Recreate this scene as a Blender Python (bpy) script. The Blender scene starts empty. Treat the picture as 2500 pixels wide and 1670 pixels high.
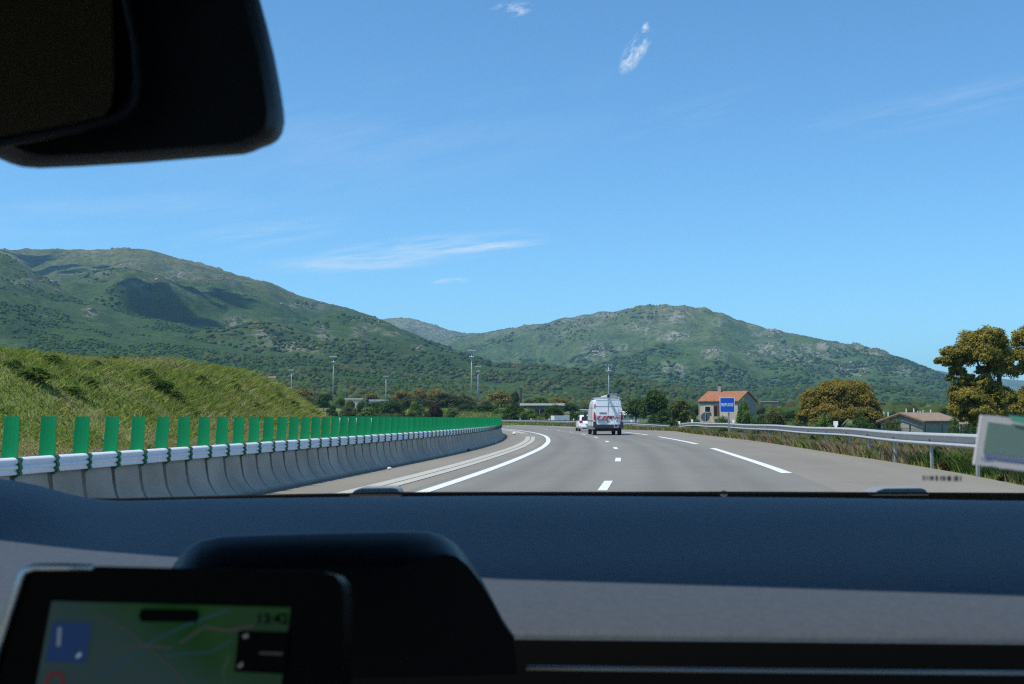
import bpy, math, random
import numpy as np
from mathutils import Vector, Matrix

S = bpy.context.scene
COL = S.collection
R_ = math.radians

DENOISE = False
# ------------------------------------------------------------------ camera
FPX, CX, CY, HOR, CH = 2900.0, 1250.0, 835.0, 1020.0, 1.2     # photo pixels (2500 wide), eye height
TH = math.atan((HOR - CY) / FPX)
camd = bpy.data.cameras.new('camera')
cam = bpy.data.objects.new('camera', camd)
COL.objects.link(cam)
cam.location = (0, 0, CH)
cam.rotation_euler = (math.pi / 2 + TH, 0, 0)
camd.sensor_width = 36.0
camd.lens = 36.0 * FPX / 2500.0
camd.clip_start, camd.clip_end = 0.02, 60000
camd.dof.use_dof = True
camd.dof.focus_distance = 90.0
camd.dof.aperture_fstop = 21.0
S.camera = cam

# ------------------------------------------------------------------ light
SUN = Vector((-0.40, -0.20, 0.87)).normalized()                # towards the sun
sun_el = math.asin(SUN.z)
sun_az = math.atan2(SUN.x, SUN.y)
sd = bpy.data.lights.new('sun', 'SUN')
sd.energy, sd.angle, sd.color = 4.2, R_(0.55), (1.0, 0.955, 0.88)
so = bpy.data.objects.new('sun', sd)
COL.objects.link(so)
so.rotation_euler = SUN.to_track_quat('Z', 'Y').to_euler()
S.view_settings.view_transform = 'Standard'
S.view_settings.look = 'None'
S.view_settings.gamma = 1.0
S.view_settings.exposure = 0.25
S.cycles.use_denoising = DENOISE
S.cycles.pixel_filter_type = 'BLACKMAN_HARRIS'
S.cycles.filter_width = 1.25
S.cycles.max_bounces = 6
S.cycles.diffuse_bounces = 3
S.cycles.glossy_bounces = 3
S.cycles.transparent_max_bounces = 8
S.cycles.volume_bounces = 1
S.cycles.sample_clamp_indirect = 6.0

W = bpy.data.worlds.new("World")
S.world = W
W.use_nodes = True


def build_world():
    nt = W.node_tree
    N, L = nt.nodes, nt.links
    bg = N['Background']
    sky = N.new('ShaderNodeTexSky')
    sky.sky_type = 'NISHITA'
    sky.sun_disc = False
    sky.sun_elevation = sun_el
    sky.sun_rotation = sun_az
    sky.altitude = 900
    sky.air_density = 1.0
    sky.dust_density = 0.3
    sky.ozone_density = 3.0
    bg.inputs[1].default_value = 0.129

    def M(op, a, b=None, clamp=False):
        n = N.new('ShaderNodeMath')
        n.operation = op
        n.use_clamp = clamp
        for i, v in enumerate((a, b)):
            if v is None:
                continue
            if isinstance(v, (int, float)):
                n.inputs[i].default_value = v
            else:
                L.new(v, n.inputs[i])
        return n.outputs[0]
    tc = N.new('ShaderNodeTexCoord')
    sep = N.new('ShaderNodeSeparateXYZ')
    L.new(tc.outputs['Generated'], sep.inputs[0])
    yy = M('MAXIMUM', sep.outputs[1], 0.02)
    u = M('DIVIDE', sep.outputs[0], yy)
    v = M('DIVIDE', sep.outputs[2], yy)
    front = M('GREATER_THAN', sep.outputs[1], 0.05)

    def noise(us, vs, ang, detail=8, rough=0.6, seed=0.0):
        ca, sa = math.cos(ang), math.sin(ang)
        a = M('ADD', M('MULTIPLY', u, ca * us), M('MULTIPLY', v, sa * us))
        b = M('ADD', M('MULTIPLY', u, -sa * vs), M('MULTIPLY', v, ca * vs))
        cb = N.new('ShaderNodeCombineXYZ')
        L.new(a, cb.inputs[0])
        L.new(b, cb.inputs[1])
        cb.inputs[2].default_value = seed
        n = N.new('ShaderNodeTexNoise')
        n.inputs['Scale'].default_value = 1.0
        n.inputs['Detail'].default_value = detail
        n.inputs['Roughness'].default_value = rough
        L.new(cb.outputs[0], n.inputs['Vector'])
        return n.outputs['Fac']

    def blob(px, py, rx, ry, ang, us, vs, lo, gain, seed):
        """one wisp of cloud at a direction of the sky"""
        u0, v0 = (px - CX) / FPX, (HOR - py) / FPX
        rx, ry = rx / FPX, ry / FPX
        ca, sa = math.cos(ang), math.sin(ang)
        du, dv = M('SUBTRACT', u, u0), M('SUBTRACT', v, v0)
        a = M('DIVIDE', M('ADD', M('MULTIPLY', du, ca), M('MULTIPLY', dv, sa)), rx)
        b = M('DIVIDE', M('SUBTRACT', M('MULTIPLY', dv, ca), M('MULTIPLY', du, sa)), ry)
        r2 = M('ADD', M('MULTIPLY', a, a), M('MULTIPLY', b, b))
        m = M('SUBTRACT', 1.0, r2, clamp=True)
        n = noise(us, vs, ang, seed=seed)
        n = M('MULTIPLY', M('SUBTRACT', n, lo, clamp=True), gain)
        return M('MULTIPLY', M('MULTIPLY', m, n), front)
    terms = [
        blob(1010, 612, 350, 42, R_(7), 16, 150, 0.40, 1.5, 1.3),
        blob(850, 640, 260, 30, R_(3), 18, 160, 0.40, 1.2, 2.3),
        blob(1180, 600, 190, 13, R_(5), 24, 260, 0.36, 1.6, 3.3),
        blob(1100, 684, 60, 9, R_(3), 60, 300, 0.38, 1.8, 4.1),
        blob(1557, 110, 74, 28, R_(58), 70, 130, 0.42, 3.2, 5.7),
        blob(1582, 50, 18, 10, R_(60), 200, 260, 0.42, 2.5, 6.7),
        blob(1250, 4, 62, 22, R_(8), 60, 120, 0.42, 3.4, 7.7),
        blob(2300, 250, 420, 60, R_(12), 10, 90, 0.44, 0.45, 8.7),
        blob(1700, 270, 260, 50, R_(16), 12, 90, 0.46, 0.35, 9.7),
        blob(600, 575, 300, 40, R_(8), 12, 120, 0.42, 0.8, 10.7),
        blob(900, 330, 700, 180, R_(10), 5, 36, 0.44, 0.42, 11.7),
        blob(200, 520, 500, 60, R_(4), 8, 70, 0.42, 0.45, 12.7),
    ]
    tot = terms[0]
    for t in terms[1:]:
        tot = M('ADD', tot, t)
    tot = M('MINIMUM', tot, 0.92)
    tint = N.new('ShaderNodeMix')
    tint.data_type = 'RGBA'
    tint.blend_type = 'MULTIPLY'
    tint.inputs[0].default_value = 1.0
    L.new(sky.outputs[0], tint.inputs[6])
    tint.inputs[7].default_value = SKY_TINT
    mix = N.new('ShaderNodeMix')
    mix.data_type = 'RGBA'
    L.new(tot, mix.inputs[0])
    L.new(tint.outputs[2], mix.inputs[6])
    mix.inputs[7].default_value = (6.0, 6.4, 6.8, 1)
    L.new(mix.outputs[2], bg.inputs[0])


SKY_TINT = (0.62, 0.985, 1.13, 1)
build_world()

# ------------------------------------------------------------------ helpers


def ray(px, py):
    u, v = (px - CX) / FPX, (CY - py) / FPX
    return Vector((u, math.cos(TH) - v * math.sin(TH), math.sin(TH) + v * math.cos(TH)))


def P(px, py, Y):
    d = ray(px, py)
    return Vector((0, 0, CH)) + d * (Y / d.y)


def tag(o, label=None, cat=None, group=None, kind=None):
    if label:
        o['label'] = label
    if cat:
        o['category'] = cat
    if group:
        o['group'] = group
    if kind:
        o['kind'] = kind
    return o


def empty(name, loc=(0, 0, 0), rz=0.0, label=None, cat=None, group=None):
    o = bpy.data.objects.new(name, None)
    o.empty_display_size = 0.2
    COL.objects.link(o)
    o.location = loc
    o.rotation_euler = (0, 0, rz)
    return tag(o, label, cat, group)


def link(name, me, parent=None, loc=None):
    o = bpy.data.objects.new(name, me)
    COL.objects.link(o)
    if parent is not None:
        o.parent = parent
    if loc is not None:
        o.location = loc
    return o


def copy_tree(o, parent=None):
    c = o.copy()
    COL.objects.link(c)
    c.parent = parent
    for ch in o.children:
        copy_tree(ch, c)
    return c


def npmesh(name, V, F, mats, col=None, smooth=False, uv=None):
    """V (n,3), F (m,k) with k corners each; col (n,3) point colours"""
    V = np.asarray(V, dtype=np.float32)
    F = np.asarray(F, dtype=np.int32)
    me = bpy.data.meshes.new(name)
    m, k = F.shape
    me.vertices.add(len(V))
    me.vertices.foreach_set('co', V.ravel())
    me.loops.add(m * k)
    me.loops.foreach_set('vertex_index', F.ravel())
    me.polygons.add(m)
    me.polygons.foreach_set('loop_start', np.arange(0, m * k, k, dtype=np.int32))
    me.polygons.foreach_set('loop_total', np.full(m, k, dtype=np.int32))
    if smooth:
        me.polygons.foreach_set('use_smooth', np.ones(m, dtype=bool))
    me.update(calc_edges=True)
    if col is not None:
        a = me.color_attributes.new('Col', 'FLOAT_COLOR', 'POINT')
        c4 = np.ones((len(V), 4), dtype=np.float32)
        c4[:, :3] = col
        a.data.foreach_set('color', c4.ravel())
    if uv is not None:
        ul = me.uv_layers.new(name='UVMap')
        ul.data.foreach_set('uv', np.asarray(uv, dtype=np.float32)[F.ravel()].ravel())
    for mt in (mats if isinstance(mats, (list, tuple)) else [mats]):
        me.materials.append(mt)
    return me


class MB:
    """collects shapes into one mesh"""

    def __init__(self):
        self.v, self.f, self.m = [], [], []

    def poly(self, pts, m=0):
        b = len(self.v)
        self.v += [tuple(p) for p in pts]
        self.f.append(tuple(range(b, b + len(pts))))
        self.m.append(m)

    def add(self, vs, fs, m=0):
        b = len(self.v)
        self.v += [tuple(p) for p in vs]
        for f in fs:
            self.f.append(tuple(b + i for i in f))
            self.m.append(m)

    def box(self, c, s, m=0, rot=None):
        vs = []
        for sx, sy, sz in ((-1, -1, -1), (1, -1, -1), (1, 1, -1), (-1, 1, -1), (-1, -1, 1), (1, -1, 1), (1, 1, 1), (-1, 1, 1)):
            p = Vector((sx * s[0] / 2, sy * s[1] / 2, sz * s[2] / 2))
            if rot is not None:
                p = rot @ p
            vs.append(Vector(c) + p)
        self.add(vs, [(3, 2, 1, 0), (4, 5, 6, 7), (0, 1, 5, 4), (1, 2, 6, 5), (2, 3, 7, 6), (3, 0, 4, 7)], m)

    def tube(self, pts, r, n=8, m=0, cap=True):
        pts = [Vector(p) for p in pts]
        rs = r if isinstance(r, (list, tuple)) else [r] * len(pts)
        rings = []
        for i, p in enumerate(pts):
            d = (pts[min(i + 1, len(pts) - 1)] - pts[max(i - 1, 0)]).normalized()
            a = d.cross(Vector((0, 0, 1)))
            if a.length < 1e-3:
                a = Vector((1, 0, 0))
            a.normalize()
            b = d.cross(a)
            rings.append([p + (a * math.cos(t) + b * math.sin(t)) * rs[i] for t in (2 * math.pi * k / n for k in range(n))])
        self.loft(rings, m, cap)

    def loft(self, rings, m=0, cap=True, closed=True):
        b = len(self.v)
        n = len(rings[0])
        for rg in rings:
            self.v += [tuple(p) for p in rg]
        for i in range(len(rings) - 1):
            for k in range(n if closed else n - 1):
                k2 = (k + 1) % n
                self.f.append((b + i * n + k, b + i * n + k2, b + (i + 1) * n + k2, b + (i + 1) * n + k))
                self.m.append(m)
        if cap:
            self.f.append(tuple(b + k for k in reversed(range(n))))
            self.m.append(m)
            self.f.append(tuple(b + (len(rings) - 1) * n + k for k in range(n)))
            self.m.append(m)

    def prism(self, poly, d, m=0):
        """poly: list of 3D points, extruded by vector d"""
        n = len(poly)
        d = Vector(d)
        vs = [Vector(p) for p in poly] + [Vector(p) + d for p in poly]
        fs = [tuple(reversed(range(n))), tuple(range(n, 2 * n))]
        fs += [(i, (i + 1) % n, n + (i + 1) % n, n + i) for i in range(n)]
        self.add(vs, fs, m)

    def mesh(self, name, mats, smooth=False, fix=True):
        me = bpy.data.meshes.new(name)
        me.from_pydata([tuple(v) for v in self.v], [], self.f)
        for mt in (mats if isinstance(mats, (list, tuple)) else [mats]):
            me.materials.append(mt)
        me.polygons.foreach_set('material_index', np.array(self.m, dtype=np.int32))
        if smooth:
            me.polygons.foreach_set('use_smooth', np.ones(len(self.f), dtype=bool))
        me.update()
        if fix:
            import bmesh
            bm = bmesh.new()
            bm.from_mesh(me)
            bmesh.ops.recalc_face_normals(bm, faces=bm.faces)
            bm.to_mesh(me)
            bm.free()
        return me

    def obj(self, name, mats, parent=None, smooth=False, bevel=0, segs=2):
        o = link(name, self.mesh(name, mats, smooth), parent)
        if bevel:
            b = o.modifiers.new('bevel', 'BEVEL')
            b.width, b.segments = bevel, segs
            b.limit_method = 'ANGLE'
            b.angle_limit = R_(35)
            w = o.modifiers.new('wn', 'WEIGHTED_NORMAL')
            o.data.polygons.foreach_set('use_smooth', np.ones(len(o.data.polygons), dtype=bool))
        return o


def text_mesh(name, txt, size, mat, depth=0.002, bold=0.0):
    """letters in the XZ plane, centred, front face towards -Y"""
    cu = bpy.data.curves.new(name, 'FONT')
    cu.body = txt
    cu.size = size
    cu.align_x, cu.align_y = 'CENTER', 'CENTER'
    cu.extrude = depth
    cu.offset = size * bold
    o = bpy.data.objects.new(name, cu)
    COL.objects.link(o)
    dg = bpy.context.evaluated_depsgraph_get()
    me = bpy.data.meshes.new_from_object(o.evaluated_get(dg))
    bpy.data.objects.remove(o)
    me.transform(Matrix.Rotation(math.pi / 2, 4, 'X'))
    me.materials.clear()
    me.materials.append(mat)
    me.name = name
    return me


# ---- materials


def mat(name, c, rough=0.6, metal=0.0, var=0.0, scale=5.0, bump=0.0, spec=0.5, c2=None, detail=6, coat=0.0, coord='Object', stretch=None):
    m = bpy.data.materials.new(name)
    m.use_nodes = True
    nt = m.node_tree
    N, L = nt.nodes, nt.links
    b = N['Principled BSDF']
    b.inputs['Base Color'].default_value = (*c, 1)
    b.inputs['Roughness'].default_value = rough
    b.inputs['Metallic'].default_value = metal
    b.inputs['Specular IOR Level'].default_value = spec
    b.inputs['Coat Weight'].default_value = coat
    if var or bump or c2:
        tc = N.new('ShaderNodeTexCoord')
        src = tc.outputs[coord]
        if stretch:
            mp = N.new('ShaderNodeMapping')
            mp.inputs['Scale'].default_value = stretch
            L.new(src, mp.inputs[0])
            src = mp.outputs[0]
        n = N.new('ShaderNodeTexNoise')
        n.inputs['Scale'].default_value = scale
        n.inputs['Detail'].default_value = detail
        n.inputs['Roughness'].default_value = 0.65
        L.new(src, n.inputs['Vector'])
        if var or c2:
            r = N.new('ShaderNodeValToRGB')
            r.color_ramp.elements[0].position = 0.3
            r.color_ramp.elements[1].position = 0.7
            ca = tuple(max(0, x * (1 - var)) for x in c)
            cb = tuple(x * (1 + var) for x in c) if c2 is None else c2
            r.color_ramp.elements[0].color = (*ca, 1)
            r.color_ramp.elements[1].color = (*cb, 1)
            L.new(n.outputs['Fac'], r.inputs[0])
            L.new(r.outputs[0], b.inputs['Base Color'])
        if bump:
            bp = N.new('ShaderNodeBump')
            bp.inputs['Strength'].default_value = bump
            bp.inputs['Distance'].default_value = 0.02
            L.new(n.outputs['Fac'], bp.inputs['Height'])
            L.new(bp.outputs[0], b.inputs['Normal'])
    return m


def leaf_mat(name, trans=0.3, rough=0.5):
    m = bpy.data.materials.new(name)
    m.use_nodes = True
    nt = m.node_tree
    N, L = nt.nodes, nt.links
    N.remove(N['Principled BSDF'])
    out = N['Material Output']
    at = N.new('ShaderNodeVertexColor')
    at.layer_name = 'Col'
    d = N.new('ShaderNodeBsdfDiffuse')
    t = N.new('ShaderNodeBsdfTranslucent')
    mx = N.new('ShaderNodeMixShader')
    mx.inputs[0].default_value = trans
    L.new(at.outputs[0], d.inputs[0])
    L.new(at.outputs[0], t.inputs[0])
    L.new(d.outputs[0], mx.inputs[1])
    L.new(t.outputs[0], mx.inputs[2])
    L.new(mx.outputs[0], out.inputs[0])
    return m


def emit_mat(name, c, s):
    m = bpy.data.materials.new(name)
    m.use_nodes = True
    b = m.node_tree.nodes['Principled BSDF']
    b.inputs['Base Color'].default_value = (0.01, 0.01, 0.01, 1)
    b.inputs['Roughness'].default_value = 0.3
    b.inputs['Specular IOR Level'].default_value = 0.1
    b.inputs['Emission Color'].default_value = (*c, 1)
    b.inputs['Emission Strength'].default_value = s
    return m


LEAF = leaf_mat('leaf', 0.38)
GRASSM = leaf_mat('grass_blade', 0.4)
BARK = mat('bark', (0.06, 0.048, 0.035), 0.9, var=0.4, scale=12, bump=0.6)
WHITE_PAINT = mat('white_paint', (0.86, 0.86, 0.85), 0.3, var=0.03, scale=3, coat=0.5)
BLACK_PL = mat('black_plastic', (0.03, 0.032, 0.036), 0.5, var=0.2, scale=30)
RUBBER = mat('rubber', (0.018, 0.018, 0.018), 0.8, var=0.2, scale=20)
GALV = mat('galvanised', (0.38, 0.385, 0.375), 0.5, metal=0.1, var=0.14, scale=6)
GALV_D = mat('galvanised_post', (0.36, 0.37, 0.38), 0.5, metal=0.4, var=0.15, scale=8)
CONCRETE_L = mat('pale_concrete', (0.40, 0.385, 0.33), 0.85, var=0.12, scale=3, bump=0.2)
DARKM = mat('dark', (0.015, 0.016, 0.018), 0.6)

rng = np.random.default_rng(7)


def vnoise(x, y, seed=0):
    x = np.asarray(x, dtype=np.float64)
    y = np.asarray(y, dtype=np.float64)
    xi, yi = np.floor(x).astype(np.int64), np.floor(y).astype(np.int64)
    xf, yf = x - xi, y - yi
    xf = xf * xf * xf * (xf * (xf * 6 - 15) + 10)
    yf = yf * yf * yf * (yf * (yf * 6 - 15) + 10)

    def h(a, b):
        n = (a * 374761393 + b * 668265263 + seed * 974711) & 0xFFFFFFFF
        n = ((n ^ (n >> 13)) * 1274126177) & 0xFFFFFFFF
        n = n ^ (n >> 16)
        return (n & 0xFFFF) / 65535.0
    a, b, c, d = h(xi, yi), h(xi + 1, yi), h(xi, yi + 1), h(xi + 1, yi + 1)
    return (a * (1 - xf) + b * xf) * (1 - yf) + (c * (1 - xf) + d * xf) * yf


def fbm(x, y, oct=5, seed=0, gain=0.5):
    s, a, t = 0.0, 1.0, 0.0
    for i in range(oct):
        s = s + a * vnoise(x * 2 ** i + 17.3 * i, y * 2 ** i - 9.1 * i, seed + i)
        t += a
        a *= gain
    return s / t


def sstep(a, b, x):
    t = np.clip((np.asarray(x, dtype=np.float64) - a) / (b - a), 0, 1)
    return t * t * (3 - 2 * t)


# ------------------------------------------------------------------ the road's lines, as X over Y
_yy = np.arange(-60, 420.0, 1.0)


def curve(pts, sig=5):
    p = np.array(pts, dtype=float)
    v = np.interp(_yy, p[:, 0], p[:, 1])
    # straight extrapolation at both ends
    s0 = (p[1, 1] - p[0, 1]) / (p[1, 0] - p[0, 0])
    v = np.where(_yy < p[0, 0], p[0, 1] + s0 * (_yy - p[0, 0]), v)
    s1 = (p[-1, 1] - p[-2, 1]) / (p[-1, 0] - p[-2, 0])
    v = np.where(_yy > p[-1, 0], p[-1, 1] + s1 * (_yy - p[-1, 0]), v)
    k = np.arange(-30, 31)
    g = np.exp(-0.5 * (k / sig) ** 2)
    g /= g.sum()
    vp = np.concatenate([v[0] + (v[1] - v[0]) * np.arange(-30, 0), v, v[-1] + (v[-1] - v[-2]) * np.arange(1, 31)])
    v = np.convolve(vp, g, 'valid')
    return lambda y: np.interp(y, _yy, v)


fB = curve([(0, -6.15), (11.5, -4.85), (14.7, -4.42), (21.5, -3.71), (28.8, -2.97), (34.9, -2.29), (42.8, -1.57), (50, -1.1), (56.7, -0.72), (65, -0.5), (72.5, -0.42), (82, -0.5),
            (95, -0.95), (110, -2.0), (150, -7.6), (200, -17.5), (250, -31), (270, -37.5), (330, -60)], 4)
fL = curve([(0, -3.9), (10, -2.55), (18.6, -1.51), (27.7, -.48), (36, .28), (48.3, 1.27), (61.4, 1.92), (77.3, 2.24), (90, 2.0), (101, 1.52), (117, .44), (130, -1.08), (160, -4.9), (200, -11.8),
            (250, -24), (330, -53)], 4)
fC = curve([(0, -.9), (22.7, 1.86), (34.1, 3.07), (47, 4.13), (60, 4.84), (72.5, 5.18), (86, 5.24), (99, 4.95), (113, 4.38), (128, 3.4), (145, 1.9), (161, -.05), (200, -6.8), (250, -19.1), (330, -47.8)], 4)
fR = curve([(0, 2.45), (10, 3.9), (25.8, 6.02), (46.8, 7.90), (53, 8.40), (64, 8.95), (75.4, 9.3), (82.9, 9.5), (90, 9.52), (99.5, 9.35), (120, 8.7), (143, 7.2), (166, 4.6), (200, -1.6), (250, -13.9), (330, -42.5)], 4)
fE = curve([(0, 5.45), (10, 7.15), (20.8, 9.0), (26.8, 9.85), (39, 10.85), (43.5, 11.2), (61, 12.6), (80, 13.3), (92.5, 13.7), (100, 14.3), (108, 14.6), (115, 13.2), (122, 11.5), (143, 10.0), (166, 7.4), (200, 1.2), (250, -11), (330, -39.5)], 1.5)

WALL_W = 0.56


def He(y):
    return (4.05 + 0.75 * sstep(66, 105, y)) * (1 - sstep(150, 275, y)) + 0.35


def H(x, y):
    """height of the ground"""
    x = np.asarray(x, dtype=np.float64)
    y = np.asarray(y, dtype=np.float64)
    yc = np.clip(y, -60, 330)
    s = x - fB(yc)
    near = 1 - sstep(320, 420, y)
    # embankment left of the other carriageway
    up = sstep(-13.0, -24.0, s) * He(y) * (0.92 + 0.22 * fbm(x / 14, y / 14, 3, 5))
    back = 1 - 0.5 * sstep(-30, -75, s)
    emb = up * back * near
    # right side below the road
    t = x - fE(yc)
    depth = 1.6 * (1 - sstep(120, 200, y)) + 0.35
    right = -depth * sstep(0.9, 7.0, t) * near
    # plain behind, rising
    az = x / np.maximum(np.hypot(x, y), 1)
    lf = 1 - sstep(0.0, 0.10, az)
    corridor = sstep(-11, -16, s) + sstep(2.5, 9, t)
    corridor = np.clip(corridor + sstep(300, 345, y), 0, 1)
    rise = (0.026 * np.clip(y - 170, 0, 150) + 0.006 * np.clip(y - 320, 0, 400)) * lf + (0.012 * np.clip(y - 190, 0, 160) + 0.003 * np.clip(y - 350, 0, 400)) * (1 - lf)
    bumps = (fbm(x / 22, y / 22, 3, 9) - 0.5) * 0.5 * corridor * sstep(0, 60, np.abs(s) - 14)
    return emb + right + rise * corridor + bumps - 0.03


def add_wear(m):
    nt = m.node_tree
    N, L = nt.nodes, nt.links
    b = N['Principled BSDF']
    src = b.inputs['Base Color'].links[0].from_socket
    at = N.new('ShaderNodeVertexColor')
    at.layer_name = 'Col'
    mx = N.new('ShaderNodeMix')
    mx.data_type = 'RGBA'
    mx.blend_type = 'MULTIPLY'
    mx.inputs[0].default_value = 1.0
    L.new(src, mx.inputs[6])
    L.new(at.outputs[0], mx.inputs[7])
    L.new(mx.outputs[2], b.inputs['Base Color'])


# ------------------------------------------------------------------ ground
def ground_mat():
    m = mat('ground_grass', (0.050, 0.085, 0.018), 0.95, bump=0.5, scale=0.35, c2=(0.105, 0.130, 0.034), detail=10)
    return m


def build_ground():
    a = np.concatenate([np.linspace(-180, -34, 40, endpoint=False), np.linspace(-34, 34, 420), np.linspace(34, 180, 40)[1:]])
    a = np.radians(a)
    r = np.concatenate([np.linspace(2, 60, 90, endpoint=False), np.geomspace(60, 420, 130, endpoint=False), np.geomspace(420, 9000, 50)])
    A, Rr = np.meshgrid(a, r)
    X, Y = np.sin(A) * Rr, np.cos(A) * Rr
    Z = H(X, Y)
    n, k = A.shape
    V = np.stack([X, Y, Z], -1).reshape(-1, 3)
    V = np.vstack([V, [[0, 0, -0.03]]])
    i = np.arange(n - 1)[:, None] * k + np.arange(k - 1)[None]
    F = np.stack([i, i + 1, i + k + 1, i + k], -1).reshape(-1, 4)
    c = len(V) - 1
    T = np.array([[c, j + 1, j, c] for j in range(k - 1)])
    yc = np.clip(V[:, 1], -60, 330)
    sb = V[:, 0] - fB(yc)
    bank = sstep(-11.5, -13, sb) * (1 - sstep(-40, -55, sb)) * sstep(-10, 10, V[:, 1]) * (1 - sstep(230, 300, V[:, 1]))
    verge = sstep(0.2, 0.6, V[:, 0] - fE(yc)) * (1 - sstep(2, 5, V[:, 0] - fE(yc))) * (1 - sstep(80, 120, V[:, 1]))
    dry = np.clip((fbm(V[:, 0] / 5, V[:, 1] / 5, 4, 3) - .38) * 3, 0, 1)[:, None]
    tint = 1 + bank[:, None] * ((1 - dry) * np.array([1.7, 1.1, 1.3]) + dry * np.array([1.1, 1.1, .7])) + verge[:, None] * np.array([1.4, .7, 1.2])
    pxg = CX + V[:, 0] / np.maximum(V[:, 1], 1) * FPX
    mead = sstep(185, 205, V[:, 1]) * (1 - sstep(325, 345, V[:, 1])) * sstep(760, 800, pxg) * (1 - sstep(1240, 1290, pxg))
    tint = tint + mead[:, None] * np.array([1.1, 1.0, .6])
    gm = ground_mat()
    add_wear(gm)
    me = npmesh('ground', V, F[:, ::-1], gm, col=tint, smooth=True)
    tag(link('ground', me), kind='structure')


build_ground()


def asphalt(name, c, c2, seedscale=1.0):
    m = mat(name, c, 0.85)
    nt = m.node_tree
    N, L = nt.nodes, nt.links
    b = N['Principled BSDF']
    tc = N.new('ShaderNodeTexCoord')

    def nz(s, det, rough=0.6):
        n = N.new('ShaderNodeTexNoise')
        n.inputs['Scale'].default_value = s
        n.inputs['Detail'].default_value = det
        n.inputs['Roughness'].default_value = rough
        L.new(tc.outputs['Object'], n.inputs['Vector'])
        return n
    fine, mid, big = nz(60, 3, 0.7), nz(3.0, 5), nz(0.22, 4)
    r = N.new('ShaderNodeValToRGB')
    r.color_ramp.elements[0].position = 0.25
    r.color_ramp.elements[0].color = (*c, 1)
    r.color_ramp.elements[1].position = 0.75
    r.color_ramp.elements[1].color = (*c2, 1)
    ma = N.new('ShaderNodeMath')
    ma.operation = 'MULTIPLY_ADD'
    L.new(fine.outputs[0], ma.inputs[0])
    ma.inputs[1].default_value = 0.55
    mb = N.new('ShaderNodeMath')
    mb.operation = 'MULTIPLY_ADD'
    L.new(mid.outputs[0], mb.inputs[0])
    mb.inputs[1].default_value = 0.25
    mc = N.new('ShaderNodeMath')
    mc.operation = 'MULTIPLY'
    L.new(big.outputs[0], mc.inputs[0])
    mc.inputs[1].default_value = 0.25
    L.new(mc.outputs[0], mb.inputs[2])
    L.new(mb.outputs[0], ma.inputs[2])
    L.new(ma.outputs[0], r.inputs[0])
    L.new(r.outputs[0], b.inputs['Base Color'])
    bp = N.new('ShaderNodeBump')
    bp.inputs['Strength'].default_value = 0.35
    bp.inputs['Distance'].default_value = 0.01
    L.new(fine.outputs[0], bp.inputs['Height'])
    L.new(bp.outputs[0], b.inputs['Normal'])
    return m


ASPH = asphalt('lane_asphalt', (0.120, 0.114, 0.096), (0.226, 0.216, 0.184))
SHOULD = asphalt('shoulder_asphalt', (0.146, 0.131, 0.102), (0.262, 0.238, 0.189))
LINE = mat('road_paint', (0.66, 0.67, 0.65), 0.6, var=0.22, scale=14)


def lane_wear(x, y):
    # rubbed wheel tracks, oil down the lane middles and long stains
    c, l, rr_ = fC(y), fL(y), fR(y)
    w = np.ones_like(x)
    for a, b in ((l, c), (c, rr_)):
        t = (x - a) / (b - a)
        for p in (0.27, 0.73):
            w = w * (1 - 0.15 * np.exp(-((t - p) / 0.10) ** 2))
        w = w * (1 - 0.06 * np.exp(-((t - .5) / 0.07) ** 2))
    o = x - c
    w = w * (0.88 + 0.24 * fbm(o / 0.5, y / 28, 4, 71)) * (0.91 + 0.18 * fbm(o / 2.5, y / 9, 3, 72))
    return w * (1 + 0.05 * np.exp(-(o / .5) ** 2))


def shoulder_wear(x, y):
    o = x - fC(y)
    return (0.86 + 0.22 * fbm(o / 0.8, y / 16, 4, 73)) * (0.94 + 0.12 * fbm(o / 3.0, y / 5, 4, 74))


def strip(name, fa, fb, y0, y1, z, m, step=1.0, cols=6, wear=None):
    y = np.arange(y0, y1 + 0.01, step)
    t = np.linspace(0, 1, cols)[None]
    X = fa(y)[:, None] * (1 - t) + fb(y)[:, None] * t
    Y = np.repeat(y[:, None], cols, 1)
    V = np.stack([X, Y, np.full_like(X, z)], -1).reshape(-1, 3)
    n, k = X.shape
    i = np.arange(n - 1)[:, None] * k + np.arange(k - 1)[None]
    F = np.stack([i, i + 1, i + k + 1, i + k], -1).reshape(-1, 4)
    col = None
    if wear is not None:
        col = np.repeat(np.clip(wear(X, Y), .4, 1.3).reshape(-1, 1), 3, 1)
    return npmesh(name, V, F, m, col=col)


add_wear(ASPH)
add_wear(SHOULD)


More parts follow.
